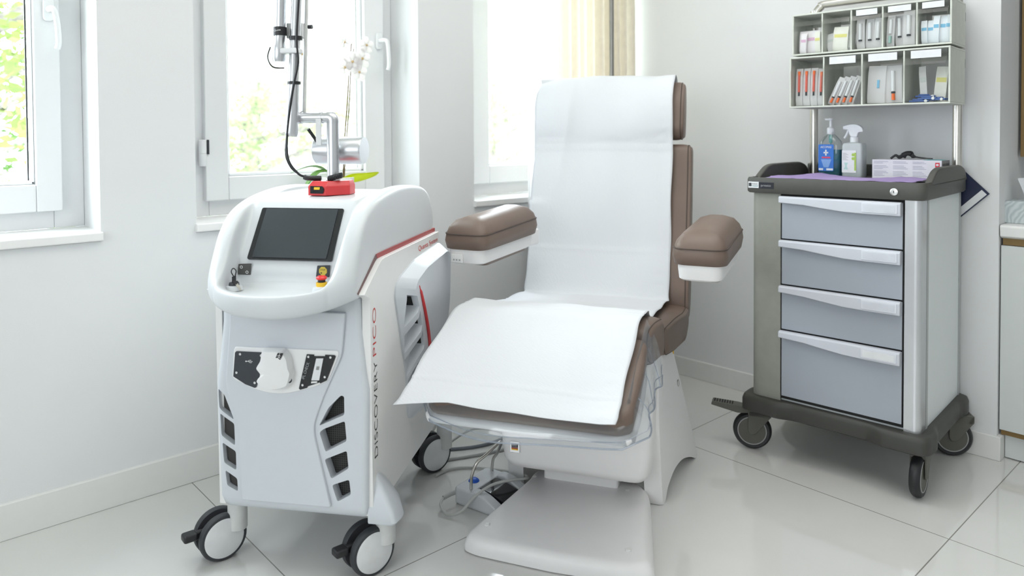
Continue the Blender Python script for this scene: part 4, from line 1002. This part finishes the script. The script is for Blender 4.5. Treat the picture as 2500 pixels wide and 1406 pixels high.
edU = bin_rack('upper grey rack of five clear tilt bins holding small packets', -.2335, .2975, .250, .440, 1.443, 1.597, [-.1225, -.0205, .0845, .1925], [0, 0, 1, 1, 1], .012)
edL = bin_rack('lower grey rack of four larger clear tilt bins holding syringes', -.2375, .2975, .236, .440, 1.246, 1.436, [-.1115, .0215, .1575], [0, 1, 1, 1], .016)

# ---- contents of the bins: every packet its own thing
def packet(x, y, z, w_, h, lean_, tilt, kind, label, group, cat='packet', yaw_=0.):
    M_ = TW @ TR(x, y, z) @ RZ(yaw_) @ Matrix.Rotation(tilt, 4, 'Y') @ Matrix.Rotation(lean_, 4, 'X')
    t = thing('syringe_packet' if kind in 'sobrg' else 'needle_packet', label, cat, (0, 0, 0), 0, group); t.matrix_world = M_
    p = MB(); p.rings([[(-w_/2, 0, 0), (w_/2, 0, 0), (w_/2, .003, 0), (-w_/2, .003, 0)], [(-w_/2, -.006, h*.15), (w_/2, -.006, h*.15), (w_/2, .004, h*.15), (-w_/2, .004, h*.15)], [(-w_/2, -.006, h*.8), (w_/2, -.006, h*.8), (w_/2, .004, h*.8), (-w_/2, .004, h*.8)], [(-w_/2, 0, h), (w_/2, 0, h), (w_/2, .002, h), (-w_/2, .002, h)]])
    po_ = p.build('pouch', pouch_m if kind in 'sobrg' else PK[kind], t, smooth=30)
    br = min(.0065, w_*.22)
    if kind in 'so':      # clear barrel with dark or orange end
        MB().lathe([(br, 0), (br, h*.55)], 12, TR(0, -.008, h*.30)).build('barrel', mat('barrel_pale', (.72, .74, .76), .3), t)
        MB().lathe([(br*1.05, 0), (br*1.05, h*.045)], 12, TR(0, -.008, h*.25)).build('plunger_seal', plate_m, t)
        if kind == 'o': MB().lathe([(br*.9, 0), (br*.8, h*.17)], 12, TR(0, -.008, h*.07)).build('needle_cap', mat('cap_orange', (.85, .16, .03), .4), t)
    elif kind == 'r':     # red printed scale
        MB().lathe([(br*.8, 0), (br*.8, h*.46)], 12, TR(0, -.008, h*.36)).build('barrel', mat('barrel_red', (.68, .13, .09), .4), t)
        MB().lathe([(br*.6, 0), (br*.6, h*.10)], 12, TR(0, -.008, h*.26)).build('needle_hub', plate_m, t)
        MB().lathe([(br*.9, 0), (br*.9, h*.10)], 12, TR(0, -.008, h*.82)).build('needle_cap', mat('cap_orange', (.85, .16, .03), .4), t)
    elif kind == 'g':
        MB().lathe([(br, 0), (br, h*.45)], 12, TR(0, -.008, h*.40)).build('barrel', mat('barrel_pale', (.72, .74, .76), .3), t)
        MB().lathe([(br, 0), (br, h*.22)], 12, TR(0, -.008, h*.10)).build('needle_cap', mat('cap_green', (.30, .48, .44), .4), t)
    elif kind == 'b':
        MB().box(.002, .010, -.0085, -.0065, h*.40, h*.62).build('connector', mat('connector_blue', (.18, .45, .65), .4), t, bevel=.001)
    else:
        MB().box(-w_*.42, w_*.42, -.0068, -.0060, h*.55, h*.68).build('printed_band', BAND[kind], t, smooth=0)
    return t
PK = {'p': mat('packet_white_pink', (.82, .79, .82), .5), 'y': mat('packet_white_yellow', (.82, .82, .76), .5), 'n': mat('packet_white_blue', (.78, .83, .88), .5), 'w': mat('packet_white', (.82, .83, .84), .5)}
BAND = {'p': mat('band_pink', (.70, .45, .62), .5), 'y': mat('band_yellow', (.75, .72, .25), .5), 'n': mat('band_blue', (.20, .50, .72), .5), 'w': mat('band_pale', (.70, .75, .74), .5)}
G1 = 'packets in the upper bins'; G2 = 'packets in the lower bins'
zu, zl = 1.452, 1.255
packet(-.176, .285, zu, .085, .085, R(-4), 0, 'p', 'white needle packet with a pink band in the leftmost upper bin', G1)
packet(-.200, .272, zu, .022, .075, R(-2), R(3), 'p', 'slim violet-tinted packet standing at the left of the leftmost upper bin', G1)
packet(-.145, .274, zu, .020, .078, R(-2), R(-2), 'y', 'slim yellow-banded packet in front in the leftmost upper bin', G1)
packet(-.068, .280, zu, .052, .088, R(-5), R(2), 'y', 'white needle packet with yellow band in the second upper bin', G1)
packet(-.095, .296, zu, .040, .070, R(-5), R(-12), 'w', 'crumpled clear packet leaning left in the second upper bin', G1)
packet(-.040, .292, zu, .034, .065, R(-5), R(14), 'w', 'clear packet leaning right in the second upper bin', G1)
for i, (n_, x) in enumerate((('left', .006), ('middle', .035), ('right', .063))):
    packet(x, .275+.006*(i == 1), zu, .027, .105, R(-4), R(-1.5+1.5*i), 's', n_ + ' syringe packet of the three in the middle upper bin', G1)
packet(.104, .272, zu, .024, .108, R(-3), R(2), 'g', 'syringe packet with green end in the fourth upper bin', G1)
packet(.133, .284, zu, .027, .112, R(-4), R(-2), 's', 'middle dark-ended syringe packet in the fourth upper bin', G1)
packet(.164, .272, zu, .036, .118, R(-3), 0, 's', 'wide white syringe packet at the right of the fourth upper bin', G1)
for i, n_ in enumerate(('first from the left', 'second from the left', 'third from the left', 'fourth from the left', 'fifth from the left')):
    packet(.212+.0165*i, .273+.007*(i % 2), zu, .018, .078+.012*(i in (2, 3, 4)), R(-3), R(-2+2*i), 'n', 'blue-tinted needle packet, ' + n_ + ' in the rightmost upper bin', G1)
for i, n_ in enumerate(('first', 'second', 'third', 'fourth')):
    packet(-.2105+.0262*i, .264+.002*i, zl, .0245, .140-.006*(i == 3), R(-4), R(-.6+.4*i), 'r', n_ + ' red-marked syringe packet from the left in the leftmost lower bin', G2)
for i, (n_, x) in enumerate((('first', -.095), ('second', -.074), ('third', -.053), ('fourth', -.031))):
    packet(x, .262+.005*i, zl, .022, .106, R(-4), R(23-2*i), 'o', n_ + ' slanted orange-capped syringe packet from the left in the second lower bin', G2)
packet(.060, .266, zl, .058, .132, R(-3), R(2), 'b', 'crumpled clear packet with blue connector in the third lower bin', G2)
packet(.118, .270, zl, .056, .130, R(-3), R(-2), 'o', 'clear packet with orange tip at the right of the third lower bin', G2)
bluep = mat('packet_blue', (.06, .13, .36), .35)
for i, (x, y, z, a, n_) in enumerate(((.195, .275, 0, 12, 'lowest'), (.222, .280, .008, -8, 'middle'), (.210, .290, .016, 20, 'topmost'), (.255, .275, .004, -25, 'rightmost'))):
    q = MB(); q.box(-.03, .03, -.012, .012, 0, .006); q.box(-.02, .012, -.008, .008, .006, .011)
    o = q.build('flat_packet', bluep, bevel=.0015); o.matrix_world = TW @ TR(x, y, zl+z) @ RZ(R(a)); tag(o, n_ + ' dark blue packet lying in the rightmost lower bin', 'packet', 'blue packets in the rightmost lower bin')
    MB().lathe([(.005, 0), (.005, .002)], 12, TR(.02, -.012, .003) @ Matrix.Rotation(R(90), 4, 'X')).build('cap', labelw_m, o)
packet(.205, .305, zl, .022, .125, R(-6), R(-5), 'w', 'tall white strip packet standing in the rightmost lower bin', G2)
packet(.250, .305, zl, .036, .120, R(-6), R(4), 'y', 'cream packet standing behind blue packets in the rightmost lower bin', G2)

# ---- things on the trolley top
def on_top(x, y, z=.9865): return tpos(x, y, z)
pp = MB(); rnd = random.Random(9)
gx, gy = 30, 14; V = []
for i in range(gx+1):
    for j in range(gy+1):
        x = -.235+.475*i/gx; y = -.006+.235*j/gy
        z = .0015+.004*math.sin(x*22+1)*math.sin(y*19)+.002*rnd.random()+.006*math.exp(-((x+.14)/.05)**2)*(j/gy)+.0045
        ed = .004*math.sin(i*.9)+.003*math.sin(i*2.3) if j == 0 else 0
        V.append((x+(.004*math.sin(j*1.3) if i in (0, gx) else 0), y+ed+.010*(i/gx), z))
vs = [pp.b.verts.new(v) for v in V]
for i in range(gx):
    for j in range(gy):
        k = i*(gy+1)+j; pp.b.faces.new((vs[k], vs[k+gy+1], vs[k+gy+2], vs[k+1]))
o = pp.build('pad_sheet', purple_m, smooth=180, solid=.001); o.matrix_world = TW @ TR(0, .03, .9865)
tag(o, 'crumpled lilac absorbent sheet lying on the trolley top', 'sheet')
# hand sanitizer with pump
SA = thing('sanitizer_bottle', 'clear pump bottle of blue hand sanitizer with blue label and white cross', 'bottle', on_top(-.120, .335), R(-85.5))
def bring(hw, hd, z, r=.014): return [(x, y, z) for x, y in round_poly(rect(-hw, hw, -hd, hd), r, 5)]
q = MB(); q.rings([bring(.036, .022, 0), bring(.039, .025, .006), bring(.039, .025, .115), bring(.036, .023, .132, .014), bring(.022, .018, .150, .012), bring(.012, .012, .160, .008), bring(.012, .012, .168, .008)])
q.build('bottle_body', clear('bottle_clear', (.93, .96, .97), .06, .03, body=.05), SA, smooth=50)
q = MB(); q.rings([bring(.0355, .0215, .003), bring(.0375, .0235, .008), bring(.0375, .0235, .102)]); q.build('liquid', clear('blue_liquid', (.03, .55, .68), .05, .05, body=.5, bodycol=(.0, .36, .48)), SA, smooth=50)
q = MB(); q.prism(round_poly(rect(-.036, .020, .022, .122), .004), 'y', -.0268, -.0256); lo = q.build('bottle_label', mat('label_blue', (.03, .16, .55), .4), SA, smooth=0)
q = MB(); q.box(-.0105, -.0055, -.0273, -.0268, .080, .102); q.box(-.0165, .0005, -.0273, -.0268, .0885, .0935); q.build('cross', labelw_m, lo, smooth=0)
q = MB(); q.prism(rect(-.023, .008, .070, .0755), 'y', -.0273, -.0268); q.build('red_band', mat('label_red', (.65, .06, .12), .5), lo, smooth=0)
q = MB(); q.box(-.034, -.018, -.0273, -.0268, .025, .032); q.box(-.006, .018, -.0273, -.0268, .025, .032); q.build('white_fields', labelw_m, lo, smooth=0)
q = MB(); q.prism([(-.026, .066), (.012, .066), (.002, .036), (-.016, .036)], 'y', -.0272, -.0268); q.build('light_beam', mat('label_lightblue', (.20, .36, .68), .5), lo, smooth=0)
text('lettering', 'AICOMAS', .040, text_white, lo, (-.028, -.0270, .108), (1, 0, 0), (0, 0, 1), .0085)
q = MB(); q.lathe([(.0125, 0), (.0135, .002), (.0135, .022), (.010, .026), (.005, .028), (.0045, .052), (.007, .054), (.007, .060), (.0, .061)], 20, TR(0, 0, .160)); q.box(-.020, .004, -.004, .004, .213, .219); q.build('pump', mat('pump_white', (.80, .82, .84), .35), SA, smooth=40)
q = MB(); q.lathe([(.0065, 0), (.0070, .030)], 14, TR(0, 0, .128)); q.tube([(0, 0, .128), (0, 0, .02)], .002, 6); q.build('pump_tube', mat('tube_teal', (.05, .32, .32), .4), SA)
# trigger spray bottle
SB = thing('spray_bottle', 'translucent white trigger spray bottle with green and white label', 'bottle', on_top(-.038, .345), R(-85.5))
q = MB(); q.rings([bring(.033, .026, 0, .01), bring(.036, .029, .004, .01), bring(.036, .029, .118, .01), bring(.033, .026, .126, .01), bring(.014, .014, .131, .01)])
q.build('bottle_body', mat('bottle_milky', (.62, .67, .68), .3, trans=.2), SA if False else SB, smooth=45)
q = MB(); q.prism(rect(-.034, .016, .018, .100), 'y', -.0306, -.0292); lo = q.build('bottle_label', labelw_m, SB, smooth=0)
q = MB(); q.prism(rect(.010, .0162, .026, .092), 'y', -.0310, -.0306); q.lathe([(.0058, 0), (.0058, .0005)], 14, TR(.006, -.0306, .084) @ Matrix.Rotation(R(90), 4, 'X')); q.lathe([(.0058, 0), (.0058, .0005)], 14, TR(.006, -.0306, .070) @ Matrix.Rotation(R(90), 4, 'X')); q.build('green_band', mat('label_green', (.38, .55, .10), .5), lo, smooth=0)
q = MB()
for i in range(9): q.box(-.031, -.031+.020-.004*(i % 3), -.0309, -.0306, .064+i*.0032, .0652+i*.0032)
q.build('print_lines', text_grey, lo, smooth=0)
q = MB(); q.prism([(-.026, .055), (-.012, .055), (-.017, .042), (-.012, .030), (-.028, .030), (-.022, .042)], 'y', -.0309, -.0306); q.build('pictogram', mat('label_mint', (.45, .66, .62), .5), lo, smooth=0)
q = MB(); q.lathe([(.0150, 0), (.0150, .020), (.0125, .022)], 20, TR(0, 0, .128)); q.build('collar', mat('pump_white', (.80, .82, .84), .35), SB)
q = MB(); q.prism(round_poly([(-.038, .190), (-.038, .178), (-.020, .176), (-.016, .160), (-.010, .150), (.012, .150), (.016, .166), (.034, .168), (.030, .184), (.014, .196), (-.010, .197)], [.003, .003, .004, .004, .003, .003, .004, .004, .01, .01, .01], 4), 'y', -.011, .011); sho = q.build('spray_head', mat('pump_white', (.80, .82, .84), .35), SB, bevel=.003)
q = MB(); q.tube([(-.022, 0, .177), (-.025, 0, .165), (-.031, 0, .152), (-.036, 0, .145)], .004, 8, 3); q.build('trigger', mat('pump_white', (.80, .82, .84), .35), sho)
# glove box with a black glove pulled out
GB = thing('glove_box', 'long white cardboard glove box with grey end panel on the trolley', 'box', on_top(.140, .385), R(-85.5))
q = MB(); q.box(-.112, .112, -.052, .052, 0, .068); gbo = q.build('carton', mat('carton_white', (.72, .70, .76), .5), GB, bevel=.001)
MB().box(.1122, .1130, -.050, .050, .004, .067).build('end_panel', mat('carton_grey', (.28, .28, .29), .5), gbo, smooth=0)
text('lettering', 'MED-COMFORT', .085, text_black, gbo, (.1134, -.042, .045), (0, 1, 0), (0, 0, 1), .012)
q = MB()
for c in range(3):
    for i in range(11):
        if i in (2, 6): continue
        q.box(-.106+c*.064, -.106+c*.064+.048-.006*((i*7+c) % 4), -.0526, -.0521, .060-i*.0050, .0618-i*.0050)
q.build('print_lines', mat('print_mauve', (.42, .42, .52), .5), gbo, smooth=0)
q = MB(); q.box(.092, .106, -.0527, -.0521, .044, .060); q.build('logo', mat('logo_red', (.62, .05, .08), .5), gbo, smooth=0)
q = MB(); q.sphere((.099, -.0529, .052), (.0045, .0004, .0035), seg=12); q.build('logo_mark', labelw_m, gbo)
MB().box(.055, .112, -.0523, .02, .0680, .0686).build('teal_edge', mat('carton_teal', (.10, .45, .45), .5), gbo, smooth=0)
gl = MB()
gl.tube([(-.050, 0, .0), (-.035, .004, .012), (-.020, 0, .006), (-.004, -.004, .016), (.010, 0, .020), (.022, .004, .010), (.050, .006, .004), (.085, .008, .002)], [.004, .005, .007, .009, .009, .006, .003, .002], 8, 5)
gl.tube([(-.006, 0, .004), (.002, .006, .020), (.016, .008, .022), (.024, .0, .006)], .006, 8, 5)
o = gl.build('glove', black_m); o.matrix_world = TW @ TR(.125, .385, .9865+.070); tag(o, 'crumpled black glove pulled out of the glove box', 'glove')
# dark blue leaflet hanging at the back corner of the trolley
q = MB(); b0_ = [(-.075, -.062), (.062, -.062), (.062, .062), (-.075, .075)]
q.prism([(-.078, -.060), (.060, -.060), (.060, .066), (.0, .078), (-.078, .070)], 'x', -.0015, .0015)
LFm = TR(2.9545, .880, .922) @ RZ(R(2)) @ Matrix.Rotation(R(-45), 4, 'X')
o = q.build('leaflet', mat('leaflet_navy', (.012, .018, .055), .4), smooth=0); o.matrix_world = LFm; tag(o, 'dark blue leaflet with white edge tucked behind the trolley corner', 'leaflet')
q = MB(); q.prism([(-.070, -.056), (.056, -.056), (.056, -.034), (-.070, -.034)], 'x', -.0022, -.0015); q.build('white_strip', labelw_m, o, smooth=0)

# ================================================================== RIGHT CORNER: base cabinet, wall cabinet, tissue box
CB = thing('base_cabinet', 'white cabinet with brass-coloured strips and pale worktop at the right', 'cabinet', (3.25, .19, 0))
def cbox(mb, x0, x1, y0, y1, z0_, z1): return mb.box(x0-3.25, x1-3.25, y0-.19, y1-.19, z0_, z1)
cbox(MB(), 3.0, 3.545, -.40, .745, .09, .78).build('carcass', cab_m, CB, smooth=0)
cbox(MB(), 2.978, 3.0, -.40, .752, .106, .755).build('cabinet_door', cab_m, CB, bevel=.0015)
cbox(MB(), 2.985, 3.002, -.40, .748, .757, .780).build('brass_strip', brass_m, CB, smooth=0)
cbox(MB(), 2.985, 3.002, -.40, .748, .088, .104).build('brass_strip', brass_m, CB, smooth=0)
cbox(MB(), 3.004, 3.03, -.40, .74, .004, .088).build('kickboard', cab_m, CB, smooth=0)
q = MB(); q.prism(round_poly([(2.962-3.25, .822), (2.966-3.25, .788), (2.985-3.25, .780), (3.545-3.25, .780), (3.545-3.25, .828), (2.968-3.25, .828)], .004), 'y', -.40-.19, .7525-.19); q.build('worktop', sill_m, CB, bevel=.002)
TB = thing('tissue_box', 'grey patterned tissue box standing on the worktop at the right', 'tissue box', (3.10, .655, .8285), R(2))
M_ = bpy.data.materials.new('tissue_pattern'); M_.use_nodes = True
n_ = M_.node_tree.nodes; l_ = M_.node_tree.links; tcn = n_.new('ShaderNodeTexCoord'); wv = n_.new('ShaderNodeTexWave'); wv.wave_type = 'RINGS'; wv.inputs['Scale'].default_value = 22; wv.inputs['Distortion'].default_value = 9; wv.inputs['Detail'].default_value = 1
l_.new(tcn.outputs['Object'], wv.inputs['Vector']); rr = n_.new('ShaderNodeValToRGB'); rr.color_ramp.elements[0].color = (.42, .48, .50, 1); rr.color_ramp.elements[1].color = (.58, .63, .64, 1)
l_.new(wv.outputs['Fac'], rr.inputs[0]); l_.new(rr.outputs[0], n_['Principled BSDF'].inputs['Base Color'])
MB().box(-.06, .06, -.115, .112, 0, .078).build('carton', M_, TB, bevel=.002)
q = MB(); V = []
for i in range(9):
    for j in range(9):
        u, v = i/8, j/8
        V.append(q.b.verts.new((.012*math.sin(u*9+v*2)*(.4+v), -.045+.095*u+(u-.5)*.05*v, .074+.095*v-.02*abs(u-.4)*v)))
for i in range(8):
    for j in range(8): k = i*9+j; q.b.faces.new((V[k], V[k+9], V[k+10], V[k+1]))
q.build('tissue', paper_m, TB, smooth=180)
WC = thing('wall_cabinet', 'tall wall cabinet edge with brown frame at the right border', 'cabinet', (3.37, .17, 1.06))
MB().box(-.16, .17, -.55, .572, .01, 1.3).build('carcass', cab_m, WC, smooth=0)
MB().box(-.185, -.16, .545, .576, 0, 1.3).build('brown_frame', brass_m, WC, smooth=0)
MB().box(-.180, -.16, -.55, .545, .0, 1.3).build('cabinet_door', mat('dark_glass', (.03, .03, .03), .2), WC, smooth=0)

# ================================================================== CURTAINS, POLE, ORCHID
def drape(name, p0, p1, z0_, z1, folds, amp, mt, label, cat, seed):
    rnd = random.Random(seed); mb = MB(); n = folds*10; rows = []
    d = Vector((p1[0]-p0[0], p1[1]-p0[1], 0)); nrm = Vector((-d.y, d.x, 0)).normalized()
    ph_ = [rnd.uniform(.7, 1.3) for _ in range(folds+1)]
    for i in range(n+1):
        t = i/n; a = amp*ph_[int(t*folds)]*math.sin(t*folds*2*math.pi)
        q = Vector((p0[0], p0[1], 0)) + d*t + nrm*a
        rows.append([(q.x+nrm.x*a*.25*k, q.y+nrm.y*a*.25*k, z1+(z0_-z1)*k/4) for k in range(5)])
    vv = [[mb.b.verts.new(p) for p in r_] for r_ in rows]
    for i in range(n):
        for j in range(4): mb.b.faces.new((vv[i][j], vv[i+1][j], vv[i+1][j+1], vv[i][j+1]))
    return tag(mb.build(name, mt, smooth=180), label, cat)
drape('curtain', (2.47, 2.40), (2.895, 2.31), .04, 2.6, 9, .022, curt_m, 'beige curtain gathered in the corner behind the chair', 'curtain', 2)
drape('sheer_curtain', (2.33, 2.46), (2.445, 2.455), .04, 2.6, 3, .014, sheer_m, 'white sheer curtain hanging left of the beige curtain', 'curtain', 5)
PL = thing('metal_pole', 'slim dark metal pole standing behind the chair before the beige curtain', 'pole', (2.604, 2.2, 0))
MB().lathe([(.011, .02), (.011, 2.3)], 16).build('pole_tube', mat('pole_metal', (.28, .27, .25), .3, metal=.9), PL)
MB().lathe([(.0, .0), (.12, .0), (.12, .012), (.02, .03), (.0, .03)], 32, cap=False).build('pole_foot', plate_m, PL)

OR = thing('orchid', 'white orchid with bare brown stems and long green leaves on the middle windowsill', 'plant', (1.43, 2.615, ZS))
MB().lathe([(.045, 0), (.055, .05), (.062, .125), (.058, .127), (.052, .10), (.0, .10)], 28, cap=False).build('pot', side_w, OR)
def leaf(p, w_, mt, lift=.35):
    c = catmull([Vector(v) for v in p], 5); mb = MB(); rows = []
    for i, q in enumerate(c):
        t = i/(len(c)-1); tg = (c[min(i+1, len(c)-1)]-c[max(i-1, 0)]).normalized()
        sd_ = tg.cross(Vector((0, 0, 1))).normalized(); ww = w_*math.sin(math.pi*min(1, .12+.88*t))**.6*(1 if t < .97 else .4)
        rows.append([q-sd_*ww+Vector((0, 0, ww*lift)), q, q+sd_*ww+Vector((0, 0, ww*.35))])
    vv = [[mb.b.verts.new(v) for v in r_] for r_ in rows]
    for i in range(len(vv)-1):
        for j in range(2): mb.b.faces.new((vv[i][j], vv[i][j+1], vv[i+1][j+1], vv[i+1][j]))
    return mb.build('leaf', mt, OR, smooth=180, solid=.002)
lg1 = mat('orchid_leaf_lime', (.66, .72, .03), .4, trans=.55); lg2 = mat('orchid_leaf_green', (.16, .36, .06), .4, trans=.3)
leaf([(0, 0, .11), (.04, -.01, .128), (.10, -.02, .132), (.168, -.03, .140)], .030, lg1, -.95)
leaf([(0, 0, .11), (-.05, -.01, .15), (-.11, -.02, .14), (-.16, -.03, .09)], .022, lg2)
leaf([(0, 0, .11), (-.03, -.04, .14), (-.06, -.09, .13)], .02, lg1)
leaf([(0, 0, .11), (-.06, .02, .16), (-.12, .02, .17), (-.19, .02, .15)], .020, mat('orchid_leaf_pale', (.40, .52, .36), .4, trans=.4))
leaf([(0, 0, .11), (.0, .04, .19), (.015, .05, .25), (.02, .05, .29)], .014, lg2)
st_m = mat('orchid_stem', (.14, .09, .05), .6)
MB().tube([(.02, 0, .11), (.03, 0, .28), (.045, 0, .44), (.055, 0, .58), (.06, -.01, .66)], .0028, 8, 5).build('stem', st_m, OR)
MB().tube([(.03, .01, .11), (.045, .01, .29), (.055, .005, .42), (.062, 0, .56), (.07, -.01, .64)], .0026, 8, 5).build('stem', st_m, OR)
fl_m = mat('orchid_petal', (.88, .86, .86), .5, trans=.4)
for (x, y, z, s_) in ((.055, -.02, .585, .04), (.10, -.02, .60, .04), (.02, -.02, .56, .036), (.085, -.02, .545, .038), (.12, -.02, .655, .035), (.02, -.02, .66, .03), (-.16, -.02, .60, .03)):
    q = MB()
    for k in range(5):
        a = R(90+72*k); c_ = Vector((math.cos(a)*s_*.55, 0, math.sin(a)*s_*.55))
        q.sphere(Vector((x, y, z))+c_, (s_*.52, .004, s_*.42), Matrix.Rotation(-a, 4, 'Y'), seg=10)
    fo_ = q.build('flower', fl_m, OR)
    MB().sphere((x, y-.006, z), (s_*.14, .005, s_*.14), seg=8).build('flower_centre', mat('orchid_centre', (.62, .45, .22), .5), fo_)
